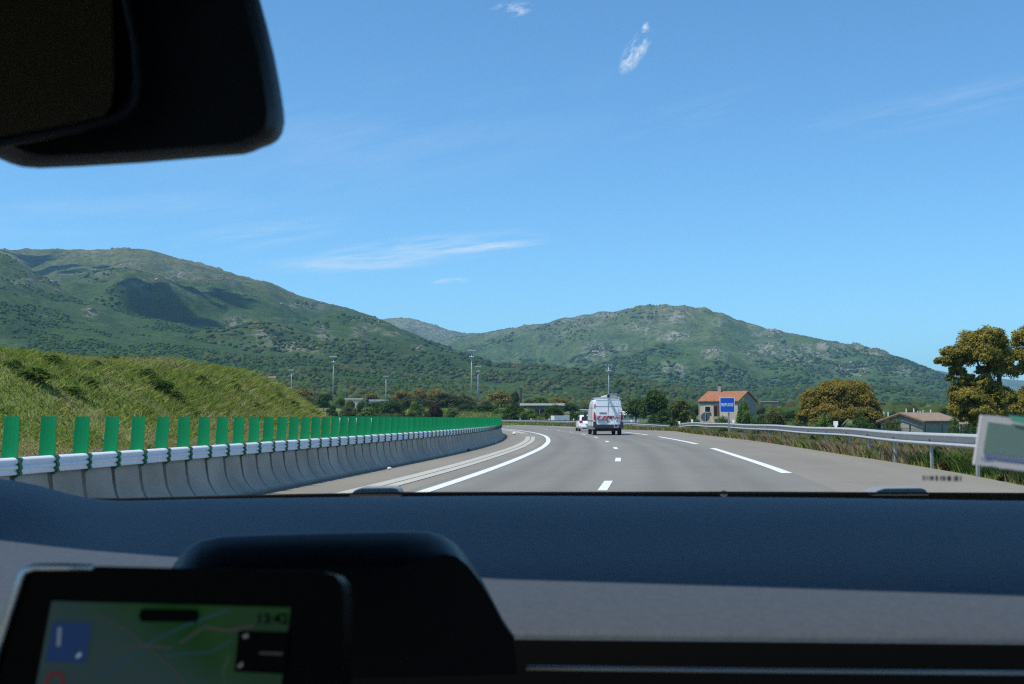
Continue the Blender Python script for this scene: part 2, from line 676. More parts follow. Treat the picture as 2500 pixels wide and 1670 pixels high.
def build_road():
    lanes = link('road', strip('road', lambda y: fL(y) - 0.30, lambda y: fR(y) + 0.12, -40, 330, 0.0, ASPH, cols=60, wear=lane_wear))
    tag(lanes, kind='structure')
    tag(link('road_shoulder', strip('road_shoulder', lambda y: fR(y) + 0.12, fE, -40, 330, 0.001, SHOULD, cols=24, wear=shoulder_wear)), kind='structure')
    tag(link('inner_shoulder', strip('inner_shoulder', lambda y: fB(y) - 0.1, lambda y: fL(y) - 0.30, -40, 330, 0.002, SHOULD, cols=24, wear=shoulder_wear)), kind='structure')
    tag(link('opposite_road', strip('opposite_road', lambda y: fB(y) - 11.2, lambda y: fB(y) - WALL_W + 0.1, -40, 330, 0.0, ASPH, cols=24, wear=shoulder_wear)), kind='structure')
    mb = MB()

    def dash(f, y0, y1, w, z=0.006):
        n = max(1, int((y1 - y0) / 1.0))
        ys = np.linspace(y0, y1, n + 1)
        x = f(ys)
        for i in range(n):
            mb.poly([(x[i] - w / 2, ys[i], z), (x[i] + w / 2, ys[i], z), (x[i + 1] + w / 2, ys[i + 1], z), (x[i + 1] - w / 2, ys[i + 1], z)])
    dash(fL, -20, 300, 0.225)
    for k in range(-2, 22):
        dash(fC, 19.7 + 13 * k, 22.7 + 13 * k, 0.16)
    y = 25.8 - 27.2 * 2
    while y < 290:
        dash(fR, y - (1.6 if y < 20 else 0), y + (19.6 if y < 20 else 21.2), 0.25)
        y += 27.2 + (1.4 if y > 20 else 0)
    dash(lambda v: fB(v) - 1.6, -20, 300, .2)
    dash(lambda v: fB(v) - 9.2, -20, 300, .2)
    for k in range(-2, 22):
        dash(lambda v: fB(v) - 5.4, 14 + 13 * k, 17 + 13 * k, .15)
    tag(mb.obj('road_marking', LINE), kind='structure')
    # drainage channel beside the inner edge line
    ch = MB()

    def off(y, o):
        x = fL(y)
        s = (fL(y + .5) - fL(y - .5))
        return x + o * math.hypot(1, s)
    for y0, y1 in ((-20, 75.5), (90, 135)):
        ys = np.arange(y0, y1 + .1, 0.5)
        for o0, o1, m_, z in ((-1.30, -1.02, 0, .012), (-1.02, -.985, 1, .007), (-.985, -.74, 0, .012)):
            for a, b in zip(ys[:-1], ys[1:]):
                ch.poly([(off(a, o0), a, z), (off(a, o1), a, z), (off(b, o1), b, z), (off(b, o0), b, z)], m_)
    tag(ch.obj('drainage_channel', [CONCRETE_L, DARKM]), kind='structure')


build_road()

# ------------------------------------------------------------------ median barrier with green blades
CONC = mat('barrier_concrete', (0.33, 0.32, 0.30), 0.85)


def conc_nodes():
    nt = CONC.node_tree
    N, L = nt.nodes, nt.links
    b = N['Principled BSDF']
    uv = N.new('ShaderNodeUVMap')
    sp = N.new('ShaderNodeSeparateXYZ')
    L.new(uv.outputs[0], sp.inputs[0])

    def M(op, a, bb=None, cc=None, clamp=False):
        n = N.new('ShaderNodeMath')
        n.operation = op
        n.use_clamp = clamp
        for i, v in enumerate((a, bb, cc)):
            if v is None:
                continue
            if isinstance(v, (int, float)):
                n.inputs[i].default_value = v
            else:
                L.new(v, n.inputs[i])
        return n.outputs[0]
    tc = N.new('ShaderNodeTexCoord')
    n1 = N.new('ShaderNodeTexNoise')
    n1.inputs['Scale'].default_value = 1.4
    n1.inputs['Detail'].default_value = 8
    L.new(tc.outputs['Object'], n1.inputs['Vector'])
    n2 = N.new('ShaderNodeTexNoise')
    n2.inputs['Scale'].default_value = 9
    n2.inputs['Detail'].default_value = 4
    L.new(tc.outputs['Object'], n2.inputs['Vector'])
    # dirt runs washed down under each blade bracket
    u = M('ADD', sp.outputs[0], M('MULTIPLY', M('SUBTRACT', n2.outputs[0], 0.5), 0.06))
    fr = M('ABSOLUTE', M('SUBTRACT', M('FRACT', u), 0.5))
    wv = M('MULTIPLY_ADD', sp.outputs[1], 0.03, 0.022)
    run = M('SUBTRACT', 1.0, M('DIVIDE', M('SUBTRACT', fr, wv), 0.03), clamp=True)
    run = M('MULTIPLY', run, M('MULTIPLY_ADD', sp.outputs[1], 0.75, 0.42, clamp=True))
    run = M('MULTIPLY', run, M('MULTIPLY_ADD', n1.outputs[0], 1.5, 0.2, clamp=True))
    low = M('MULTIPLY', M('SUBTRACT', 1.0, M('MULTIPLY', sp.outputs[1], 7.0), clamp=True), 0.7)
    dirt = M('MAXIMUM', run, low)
    r = N.new('ShaderNodeValToRGB')
    r.color_ramp.elements[0].position = 0.3
    r.color_ramp.elements[0].color = (0.28, 0.248, 0.200, 1)
    r.color_ramp.elements[1].position = 0.7
    r.color_ramp.elements[1].color = (0.42, 0.375, 0.305, 1)
    L.new(n1.outputs[0], r.inputs[0])
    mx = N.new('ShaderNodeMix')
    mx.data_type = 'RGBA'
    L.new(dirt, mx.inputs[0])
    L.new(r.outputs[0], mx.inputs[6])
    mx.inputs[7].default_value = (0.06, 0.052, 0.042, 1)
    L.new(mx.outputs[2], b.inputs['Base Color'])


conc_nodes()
RAILW = mat('white_rail', (0.70, 0.73, 0.78), 0.45, var=0.05, scale=4)
BLADE = mat('green_blade', (0.002, 0.215, 0.072), 0.5, var=0.14, scale=1.3, spec=.2)
BRACKET = mat('green_bracket', (0.003, 0.115, 0.05), 0.5, var=0.15, scale=10)


def path_frame(y):
    x = float(fB(y))
    s = float(fB(y + .5) - fB(y - .5))
    t = Vector((s, 1, 0)).normalized()
    return Vector((x, y, 0)), t, Vector((t.y, -t.x, 0))           # point, along, towards our road


def rise_far(y):
    return 0.35 * float(sstep(110, 280, y))


SPAC = 0.75
# blade stations by arc length
_stn = []
_y = 9.0
_acc = 0.0
while _y < 318:
    _stn.append(_y)
    p0 = path_frame(_y)
    _y += SPAC * p0[1].y


def sweep(name, prof, y0, y1, step, mats, uvs=True, smooth=False, zf=None):
    ys = np.arange(y0, y1, step)
    V, UV = [], []
    zs = [q[1] for q in prof]
    arc = 0.0
    last = None
    for y in ys:
        p, t, n = path_frame(float(y))
        if last is not None:
            arc += (p - last).length
        last = p
        for (o, z) in prof:
            V.append(p - n * o + Vector((0, 0, z + (zf(y) if zf else 0))))
            UV.append(((arc) / SPAC, z / 0.62))
    k = len(prof)
    i = np.arange(len(ys) - 1)[:, None] * k + np.arange(k - 1)[None]
    F = np.stack([i, i + 1, i + k + 1, i + k], -1).reshape(-1, 4)
    return npmesh(name, V, F, mats, uv=UV, smooth=smooth)


def build_barrier():
    root = empty('median_barrier', (0, 0, 0), 0, 'long grey concrete road barrier topped by a white rail and green anti-glare blades', 'barrier')
    prof = [(0.0, -0.02), (0.0, 0.07), (0.06, 0.11), (0.13, 0.20), (0.18, 0.30), (0.205, 0.42), (0.22, 0.55), (0.23, 0.62), (0.35, 0.62), (0.36, 0.55), (0.39, 0.3), (0.5, 0.08), (WALL_W, 0.07), (WALL_W, -0.02)]
    # uv starts so that runs sit under the brackets
    me = sweep('concrete_wall', prof, 9.0 - SPAC * 10.5, 318, 0.375, CONC, zf=rise_far)
    link('concrete_wall', me, root)
    rail = [(0.335, 0.625), (0.20, 0.625), (0.185, 0.64), (0.205, 0.667), (0.205, 0.675), (0.18, 0.69), (0.18, 0.715), (0.205, 0.727), (0.205, 0.735), (0.18, 0.75), (0.185, 0.775), (0.21, 0.795), (0.25, 0.80), (0.335, 0.795), (0.335, 0.625)]
    link('top_rail', sweep('top_rail', rail, 2.0, 318, 0.75, RAILW, zf=rise_far), root)

    # one blade (facing along the traffic) and its bracket, shared meshes
    b = MB()
    w, h = 0.165, 0.415
    cols, rows = 5, 4
    g = [[None] * cols for _ in range(rows)]
    for j in range(rows):
        for i in range(cols):
            s = i / (cols - 1) - 0.5
            tz = j / (rows - 1)
            g[j][i] = (s * w * (1.08 - 0.08 * tz) - 0.020 * (1 - tz), 0.010 * (1 - (2 * s) ** 2) - .005, tz * h)
    for dy in (0, 0.008):
        for j in range(rows - 1):
            for i in range(cols - 1):
                q = [g[j][i], g[j][i + 1], g[j + 1][i + 1], g[j + 1][i]]
                b.poly([(x, y + dy, z) for x, y, z in q])
    for j in range(rows - 1):
        for i in (0, cols - 1):
            a, c = g[j][i], g[j + 1][i]
            b.poly([a, c, (c[0], c[1] + .008, c[2]), (a[0], a[1] + .008, a[2])])
    for i in range(cols - 1):
        a, c = g[-1][i], g[-1][i + 1]
        b.poly([a, c, (c[0], c[1] + .008, c[2]), (a[0], a[1] + .008, a[2])])
    blade = b.mesh('blade', BLADE, smooth=True)
    k = MB()
    k.box((w / 2 + 0.0, 0, -0.004), (0.036, 0.05, 0.012))
    for z, d in ((-.03, .02), (-.065, .012), (-.10, .022), (-.135, .012), (-.165, .02)):
        k.box((w / 2 - 0.006 + d, 0, z), (0.032, 0.045, 0.034))
    k.box((w / 2 - 0.025, 0, -0.1), (0.03, 0.028, 0.2))
    bracket = k.mesh('bracket', BRACKET)

    rest_v, rest_f = [], []
    bv = np.array([v.co[:] for v in blade.vertices])
    bf = np.array([p.vertices[:] for p in blade.polygons])
    for q, y in enumerate(_stn):
        p, t, n = path_frame(y)
        c = p - n * 0.27 + Vector((0, 0, 0.80 + rise_far(y)))
        a = math.atan2(t.x, t.y)
        yaw = -a * 0.6 + random.Random(q).uniform(-.10, .10)
        ln = random.Random(q + 77).uniform(-.022, .022)
        if q < 100:
            o = link('blade', blade, root)
            o.location = c
            o.rotation_euler = (0, ln, yaw)
            s = link('bracket', bracket, o)
        else:
            ca, sa = math.cos(yaw), math.sin(yaw)
            v = bv.copy()
            v[:, 0], v[:, 1] = bv[:, 0] * ca - bv[:, 1] * sa, bv[:, 0] * sa + bv[:, 1] * ca
            rest_f.append(bf + len(rest_v) * len(bv))
            rest_v.append(v + np.array(c))
    o = link('far_blades', npmesh('far_blades', np.vstack(rest_v), np.vstack(rest_f), BLADE), root)
    o['kind'] = 'stuff'


build_barrier()

# ------------------------------------------------------------------ guard rails on the right


def w_beam(name, pts, parent, m=GALV):
    """pts: (X, Y, ztop); beam facing -X side (the road)"""
    prof = [(0.07, 0.0), (0.02, -0.004), (-0.02, -0.02), (-0.042, -0.045), (-0.046, -0.066), (-0.030, -0.085), (0.034, -0.17), (0.042, -0.195), (0.030, -0.212), (-0.025, -0.232), (-0.044, -0.250), (-0.046, -0.268), (-0.03, -0.282), (0.02, -0.312), (0.05, -0.318)]
    P_ = np.array(pts, dtype=float)
    d = np.concatenate([[0], np.cumsum(np.hypot(*np.diff(P_[:, :2], axis=0).T))])
    s = np.arange(0, d[-1], 1.0)
    Q = np.stack([np.interp(s, d, P_[:, i]) for i in range(3)], -1)
    k = np.ones(5) / 5
    for i in range(3):
        pad = np.concatenate([[Q[0, i]] * 2, Q[:, i], [Q[-1, i]] * 2])
        Q[:, i] = np.convolve(pad, k, 'valid')
    V = []
    for j in range(len(Q)):
        t = Q[min(j + 1, len(Q) - 1)] - Q[max(j - 1, 0)]
        n = np.array([t[1], -t[0], 0]) / np.hypot(t[0], t[1])
        for o, z in prof:
            V.append(Q[j] + n * o + np.array([0, 0, z]))
    kk = len(prof)
    i = np.arange(len(Q) - 1)[:, None] * kk + np.arange(kk - 1)[None]
    F = np.stack([i, i + 1, i + kk + 1, i + kk], -1).reshape(-1, 4)
    o = link(name, npmesh(name, V, F, m, smooth=True), parent)
    return Q


def build_guardrails():
    near = empty('guard_rail', (10, 30, 0), 0, 'long galvanised guard rail nearest on the right, running from the refuge bay along weeds', 'guard rail')
    near.location = (0, 0, 0)
    yy = np.concatenate([np.arange(6, 92, 4.0), [93]])
    pts = [(float(fE(y)) + 0.05 + 0.40 * float(sstep(31, 42, y)), y, 0.85 + 0.02 * math.sin(y * .35)) for y in yy]
    pts += [(13.95, 97, .78), (14.05, 101, .66)]
    Q = w_beam('beam', pts, near)
    post = MB()
    post.box((0, 0, -0.42), (0.055, 0.10, 0.86))
    pm = post.mesh('post', GALV_D)
    br = MB()
    br.box((0, 0, 0), (0.05, 0.09, 0.12))
    br.box((0, 0.0, 0.09), (0.03, 0.16, 0.16))
    bm_ = br.mesh('delineator', mat('delineator_white', (0.66, 0.68, 0.66), 0.4))
    bolt = MB()
    bolt.box((0, 0, 0), (0.012, 0.05, 0.10))
    bolt.box((0, -.09, .035), (0.010, 0.05, 0.025))
    bolt.box((0, -.2, .03), (0.010, 0.05, 0.02))
    bom = bolt.mesh('splice_mark', mat('dark_steel', (0.09, 0.09, 0.095), 0.6, metal=0.3))
    for j in range(3, len(Q) - 2, 4):
        o = link('post', pm, near)
        o.location = (Q[j][0] + 0.07, Q[j][1], Q[j][2] - 0.04)
        o = link('splice_mark', bom, near)
        o.location = (Q[j][0] + 0.022, Q[j][1], Q[j][2] - 0.155)
    for px in (1787, 2037, 1690, 1657):
        j = min(range(len(Q)), key=lambda i: abs(CX + Q[i][0] / Q[i][1] * FPX - px))
        o = link('delineator', bm_, near)
        o.location = (Q[j][0] + 0.02, Q[j][1], Q[j][2] + 0.05)
        o.rotation_euler = (0, 0.15, 1.3)
    far = empty('guard_rail', (0, 0, 0), 0, 'far guard rail curving away beyond the white van, ending lower beside the refuge bay', 'guard rail')
    pts = [(15.2, 112, .58), (14.3, 116, .64), (12.6, 121, .74), (11.9, 126, .8), (10.9, 140, .82), (8.6, 163, .84), (5.1, 185, .86), (1.9, 200, .87), (-4.5, 225, .9), (-11, 247, .92), (-22, 280, .95), (-36, 315, 1.0)]
    Q = w_beam('beam', pts[::-1], far)
    for j in range(2, len(Q) - 1, 4):
        o = link('post', pm, far)
        o.location = (Q[j][0] + 0.07, Q[j][1], Q[j][2] - 0.04)
    for px in (1541, 1270, 1340, 1296, 1400):
        j = min(range(len(Q)), key=lambda i: abs(CX + Q[i][0] / Q[i][1] * FPX - px))
        o = link('delineator', bm_, far)
        o.location = (Q[j][0] + 0.02, Q[j][1], Q[j][2] + 0.05)
        o.rotation_euler = (0, 0.1, 1.3)


build_guardrails()

# ------------------------------------------------------------------ mountains
RS = 1.0652          # display to photo pixels


def mountain_mat(name, green, olive, dark, rock):
    m = bpy.data.materials.new(name)
    m.use_nodes = True
    nt = m.node_tree
    N, L = nt.nodes, nt.links
    b = N['Principled BSDF']
    b.inputs['Roughness'].default_value = 0.95
    b.inputs['Specular IOR Level'].default_value = 0.1
    tc = N.new('ShaderNodeTexCoord')
    at = N.new('ShaderNodeVertexColor')
    at.layer_name = 'Col'
    sp = N.new('ShaderNodeSeparateColor')
    L.new(at.outputs[0], sp.inputs[0])

    def nz(s, det, rough=0.6):
        n = N.new('ShaderNodeTexNoise')
        n.inputs['Scale'].default_value = s
        n.inputs['Detail'].default_value = det
        n.inputs['Roughness'].default_value = rough
        L.new(tc.outputs['Object'], n.inputs['Vector'])
        return n.outputs['Fac']

    def mix(f, a, bb):
        x = N.new('ShaderNodeMix')
        x.data_type = 'RGBA'
        if isinstance(f, float):
            x.inputs[0].default_value = f
        else:
            L.new(f, x.inputs[0])
        for i, v in ((6, a), (7, bb)):
            if isinstance(v, tuple):
                x.inputs[i].default_value = (*v, 1)
            else:
                L.new(v, x.inputs[i])
        return x.outputs[2]

    def ramp(v, lo, hi):
        x = N.new('ShaderNodeMapRange')
        x.inputs[1].default_value, x.inputs[2].default_value = lo, hi
        L.new(v, x.inputs[0])
        return x.outputs[0]

    def mul(a, c):
        x = N.new('ShaderNodeMath')
        x.operation = 'MULTIPLY'
        L.new(a, x.inputs[0])
        if isinstance(c, float):
            x.inputs[1].default_value = c
        else:
            L.new(c, x.inputs[1])
        return x.outputs[0]

    def add(a, c):
        x = N.new('ShaderNodeMath')
        x.operation = 'ADD'
        x.use_clamp = True
        L.new(a, x.inputs[0])
        if isinstance(c, float):
            x.inputs[1].default_value = c
        else:
            L.new(c, x.inputs[1])
        return x.outputs[0]
    base = mix(sp.outputs[0], green, olive)                         # R: high grassy slopes
    base = mix(mul(ramp(nz(0.02, 7, 0.65), 0.46, 0.66), 0.75), base, dark)
    base = mix(mul(ramp(nz(0.11, 5, 0.7), 0.50, 0.62), 0.8), base, dark)
    base = mix(mul(ramp(nz(0.035, 6), 0.58, 0.68), 0.35), base, olive)
    rk = mul(ramp(nz(0.07, 8, 0.75), 0.47, 0.56), sp.outputs[1])   # G: rock
    col = mix(rk, base, rock)
    col = mix(mul(ramp(nz(0.2, 4, 0.7), 0.5, 0.62), mul(sp.outputs[1], 0.6)), col, dark)
    L.new(col, b.inputs['Base Color'])
    bp = N.new('ShaderNodeBump')
    bp.inputs['Strength'].default_value = 0.9
    bp.inputs['Distance'].default_value = 5.0
    hs = N.new('ShaderNodeMath')
    hs.operation = 'ADD'
    L.new(nz(0.09, 6, 0.7), hs.inputs[0])
    L.new(nz(0.02, 5, 0.6), hs.inputs[1])
    L.new(hs.outputs[0], bp.inputs['Height'])
    L.new(bp.outputs[0], b.inputs['Normal'])
    return m


MT = {}


def mountain(name, ridge, r_ridge, r_foot, mt, seed, amp, prof=1.0, rocks=(), rock_top=0.4, olive_h=(0.35, 0.9), z_foot=6.0, cols=760, rows=190, jag=2.0, px_range=(-500, 3000)):
    rd = np.array(ridge, dtype=float) * RS
    px = np.linspace(px_range[0], px_range[1], cols)
    py = np.interp(px, rd[:, 0], rd[:, 1])
    k = np.ones(7) / 7
    py = np.convolve(np.concatenate([[py[0]] * 3, py, [py[-1]] * 3]), k, 'valid')
    u = (px - CX) / FPX
    v = (HOR - py) / FPX
    rr = r_ridge(px) if callable(r_ridge) else np.full(cols, float(r_ridge))
    rf = r_foot(px) if callable(r_foot) else np.full(cols, float(r_foot))
    t = np.concatenate([np.linspace(0, 1, int(rows * .8)), np.linspace(1, 1.6, rows - int(rows * .8) + 1)[1:]])
    T, U = np.meshgrid(t, u, indexing='ij')
    Y = rf[None] + (rr - rf)[None] * T
    X = U * Y
    zr = CH + v * rr
    e0 = (px_range[1] - px_range[0]) * .09
    zr = z_foot * .3 + (zr - z_foot * .3) * sstep(px_range[0], px_range[0] + e0, px) * (1 - sstep(px_range[1] - e0, px_range[1], px))
    tt = np.clip(T, 0, 1)
    e = prof(px)[None] if callable(prof) else prof
    up = np.power(tt, e) * 0.6 + 0.4 * (3 * tt ** 2 - 2 * tt ** 3)
    down = np.clip((T - 1) / 0.6, 0, 1)
    Z = z_foot + (zr[None] - z_foot) * up * (1 - down ** 1.5)
    env = np.sin(np.pi * np.clip(tt, 0, 1)) ** 1.1
    hgt = np.clip((zr[None] - z_foot) / 250.0, 0.05, 1.3)
    n = (fbm(X / 420, Y / 420, 4, seed) - 0.5) * 2.0 + (np.abs(fbm(X / 170, Y / 210, 4, seed + 20) - 0.5) * 2 - 0.25) * 0.75
    Z = Z + env * n * amp * hgt
    fine = (fbm(X / 30, Y / 30, 4, seed + 40, 0.6) - 0.5)
    rockm = np.zeros_like(Z)
    high = np.clip((Z - z_foot) / np.maximum(np.max(Z) - z_foot, 1), 0, 1)
    rn = fbm(X / 90, Y / 90, 5, seed + 60, 0.6)
    rockm = sstep(0.52, 0.66, rn) * rock_top * sstep(0.2, 0.75, high)
    # outcrops seen in the photo (positions as directions, turned into places on the slope)
    d = (Z - CH) / Y
    PX = CX + U * FPX
    PY = HOR - d * FPX
    for (qx, qy, qw, qh, s) in rocks:
        qx, qy, qw, qh = qx * RS, qy * RS, qw * RS, qh * RS
        w = np.exp(-(((PX - qx) / qw) ** 2 + ((PY - qy) / qh) ** 2) * 1.2) * (T < 1.05)
        rockm = np.maximum(rockm, w * s * (0.45 + 0.9 * rn))
    rockm = np.clip(rockm, 0, 1)
    Z = Z + fine * (6.0 + 30.0 * rockm) * np.clip(hgt, .1, 1) * jag * 0.5
    spk = np.power(fbm(X / 14, Y / 14, 3, seed + 90, 0.7), 3)
    Z = Z + spk * rockm * 11
    # keep the skyline where the ridge was surveyed; only small crags stand above it
    el = np.max((Z - CH) / Y, 0)
    kk = np.clip(np.maximum(zr - CH, .5) / rr / np.maximum(el, 1e-4), .6, 1.4)
    g = np.hanning(31)
    g /= g.sum()
    kk = np.convolve(np.concatenate([[kk[0]] * 15, kk, [kk[-1]] * 15]), g, 'valid')
    Z = CH + (Z - CH) * (1 + (kk[None] - 1) * sstep(0.0, 0.25, T))
    ol = sstep(olive_h[0], olive_h[1], high + (fbm(X / 200, Y / 200, 4, seed + 70) - .5) * .7)
    col = np.stack([ol, rockm, np.zeros_like(ol)], -1).reshape(-1, 3)
    V = np.stack([X, Y, Z], -1).reshape(-1, 3)
    k = cols
    nrow = len(t)
    i = np.arange(nrow - 1)[:, None] * k + np.arange(k - 1)[None]
    F = np.stack([i, i + 1, i + k + 1, i + k], -1).reshape(-1, 4)
    tag(link(name, npmesh(name, V, F, mt, col=col, smooth=True)), kind='structure')
    MT[name] = (PX, PY, X, Y, Z, T, rockm)


M_A = mountain_mat('scrub_slope', (0.040, 0.078, 0.015), (0.120, 0.128, 0.046), (0.020, 0.042, 0.011), (0.27, 0.245, 0.215))
M_D = mountain_mat('grassy_slope', (0.058, 0.108, 0.024), (0.120, 0.142, 0.048), (0.022, 0.046, 0.018), (0.33, 0.30, 0.26))

RA = [(-1700, 950), (-1100, 800), (-600, 640), (-300, 590), (0, 568), (60, 570), (130, 568), (220, 571), (280, 565), (340, 571), (400, 589), (480, 607), (560, 635), (620, 646), (660, 668), (730, 690), (800, 706), (860, 726), (920, 754), (1000, 786),
      (1060, 807), (1130, 831), (1250, 843), (1330, 852), (1400, 862), (1460, 876), (1540, 892), (1650, 908), (1800, 930), (3000, 950)]
RB = [(-1700, 940), (-1000, 700), (-600, 580), (-250, 530), (0, 578), (41, 603), (82, 627), (122, 648), (162, 668), (211, 683), (265, 709), (310, 721), (358, 729), (407, 737), (448, 754), (509, 770), (570, 786), (692, 807), (800, 830), (950, 860), (1150, 893), (1300, 912), (1500, 935), (3000, 950)]
RC = [(-600, 900), (600, 800), (780, 752), (860, 734), (890, 729), (930, 727), (980, 739), (1030, 756), (1080, 768), (1150, 795), (1300, 850), (1600, 930), (3000, 960)]
RD = [(-600, 940), (700, 900), (900, 830), (1000, 782), (1040, 769), (1070, 764), (1100, 763), (1140, 757), (1190, 748), (1260, 738), (1320, 723), (1350, 720), (1385, 713), (1410, 714), (1450, 703), (1500, 698), (1560, 699), (1620, 707),
      (1660, 717), (1700, 736), (1740, 747), (1800, 760), (1870, 774), (1920, 785), (1962, 788), (2010, 799), (2060, 817), (2110, 838), (2150, 854), (2200, 874), (2300, 905), (2500, 930), (3000, 945), (3600, 950)]
RE_ = [(-600, 960), (1900, 930), (2080, 862), (2120, 852), (2145, 847), (2190, 858), (2250, 866), (2347, 872), (2500, 880), (3000, 900)]
mountain('mountain_left', RA, lambda p: np.interp(p, [0, 900, 1500, 2500], [2600, 2300, 1500, 1300]), lambda p: np.interp(p, [0, 900, 1500, 2500], [900, 800, 700, 700]), M_A, 3, 64, 0.95,
         rocks=[(330, 650, 60, 14, .7), (400, 630, 50, 10, .8), (540, 733, 34, 10, 1), (610, 770, 60, 30, .7), (850, 740, 26, 14, 1), (820, 770, 20, 30, .6), (690, 800, 50, 16, .9), (700, 700, 60, 10, .6), (740, 770, 30, 26, .6), (900, 760, 26, 8, .8), (300, 600, 60, 20, .4), (960, 790, 26, 8, .5)],
         rock_top=0.35, px_range=(-1500, 2250), cols=1000)
mountain('foothill', RB, lambda p: np.interp(p, [0, 900, 1500], [1750, 1300, 1000]), lambda p: np.interp(p, [0, 900, 1500], [700, 640, 620]), M_A, 11, 26, 0.85,
         rocks=[(205, 713, 24, 8, .9), (40, 640, 40, 20, .5), (90, 640, 30, 8, .5)], rock_top=0.2, olive_h=(0.6, 1.2), px_range=(-1500, 1700), cols=960, rows=170)
mountain('mountain_middle', RC, 4600, 3000, M_D, 21, 40, 1.0, rocks=[(940, 745, 60, 16, .7), (1000, 765, 50, 16, .6)], rock_top=0.6, px_range=(500, 1800), cols=420, rows=110)
mountain('mountain_right', RD, lambda p: np.interp(p, [800, 1600, 2400], [4200, 3800, 3300]), lambda p: np.interp(p, [800, 1600, 2400], [1900, 1300, 1000]), M_D, 31, 54, 0.9,
         rocks=[(1665 - 110, 722, 26, 14, 1), (1475, 750, 40, 10, .9), (1480, 728, 40, 10, .4), (1540, 768, 46, 10, 1), (1370, 800, 42, 22, .8), (1430, 797, 22, 12, .6), (1650 - 10, 830 - 20, 34, 16, .8), (1540, 845, 40, 16, .9), (1460, 745, 30, 8, .6),
                (1760, 800, 60, 24, .7), (1850, 810, 70, 26, .7), (1900, 790, 60, 10, .9), (1965, 790, 14, 6, 1.4), (2020, 805, 40, 8, .9), (1760, 735 + 25, 50, 8, .8), (1385, 716, 24, 5, 1.3), (1330, 722, 10, 4, 1.2), (1950, 840, 60, 20, .5), (2080, 850, 40, 14, .5), (1640, 740, 18, 8, .9), (1580, 715, 18, 6, .9), (1290, 840, 40, 16, .4), (1680, 860, 40, 10, .5)],
         rock_top=0.35, px_range=(500, 3700), cols=1000, rows=230, jag=2.4)
mountain('mountain_far', RE_, 6500, 4600, M_D, 41, 40, 1.0, rock_top=0.4, px_range=(1850, 3600), cols=300, rows=60)


def on_mountain(name, px, py):
    PX, PY, X, Y, Z, T, _ = MT[name]
    d = (PX - px) ** 2 + (PY - py) ** 2 + (T > 1.02) * 1e6
    j = np.unravel_index(np.argmin(d), d.shape)
    return Vector((X[j], Y[j], Z[j]))


# ------------------------------------------------------------------ foliage tools
def ico(sub=1):
    import bmesh
    bm = bmesh.new()
    bmesh.ops.create_icosphere(bm, subdivisions=sub, radius=1.0)
    v = np.array([x.co[:] for x in bm.verts])
    f = np.array([[y.index for y in x.verts] for x in bm.faces])
    bm.free()
    return v, f


ICO1, ICO2 = ico(1), ico(2)


def clumps(name, pos, size, cols, mt, seed, base=ICO1, squash=0.75, jit=0.3):
    """many lumpy shrubs as one mesh"""
    r = np.random.default_rng(seed)
    bv, bf = base
    n = len(pos)
    V = np.repeat(bv[None], n, 0)
    V = V * (1 + r.uniform(-jit, jit, (n, len(bv), 1)))
    V = V * np.asarray(size)[:, None, None] * np.array([1, 1, squash])
    V = V + np.asarray(pos)[:, None, :]
    F = bf[None] + (np.arange(n) * len(bv))[:, None, None]
    C = np.repeat(np.asarray(cols)[:, None, :], len(bv), 1)
    return npmesh(name, V.reshape(-1, 3), F.reshape(-1, 3), mt, col=C.reshape(-1, 3))


SHRUBM = leaf_mat('distant_foliage', 0.0)


def pal(cols, n, r, var=0.25):
    c = np.array(cols)[r.integers(0, len(cols), n)]
    return c * r.uniform(1 - var, 1 + var, (n, 1))


def scatter_mountain(name, mname, n, seed, size, cols, hrange, dens_scale, thr, rock=False):
    r = np.random.default_rng(seed)
    PX, PY, X, Y, Z, T, RK = MT[mname]
    nr, nc = X.shape
    a = r.uniform(0, nr - 1.01, n * 4)
    b = r.uniform(0, nc - 1.01, n * 4)
    i, j = a.astype(int), b.astype(int)
    fa, fb = a - i, b - j

    def L_(A):
        return (A[i, j] * (1 - fb) + A[i, j + 1] * fb) * (1 - fa) + (A[i + 1, j] * (1 - fb) + A[i + 1, j + 1] * fb) * fa
    x, y, z, t, px, rk = L_(X), L_(Y), L_(Z), L_(T), L_(PX), L_(RK)
    zz = np.max(Z)
    h = z / zz
    den = fbm(x / dens_scale, y / dens_scale, 4, seed + 5, 0.6)
    if rock:
        ok = (rk > r.uniform(0.16, 0.65, len(x))) & (t < 1.02)
    else:
        ok = (den > thr + (h - hrange[0]) / (hrange[1] - hrange[0]) * 0.25) & (t < 1.0) & (rk < 0.6)
    ok &= (px > -150) & (px < 2650)
    idx = np.nonzero(ok)[0][:n]
    s = r.uniform(size[0], size[1], len(idx)) * r.uniform(.6, 1.0, len(idx))
    p = np.stack([x[idx], y[idx], z[idx] + s * 0.2], -1)
    return p, s, pal(cols, len(idx), r)


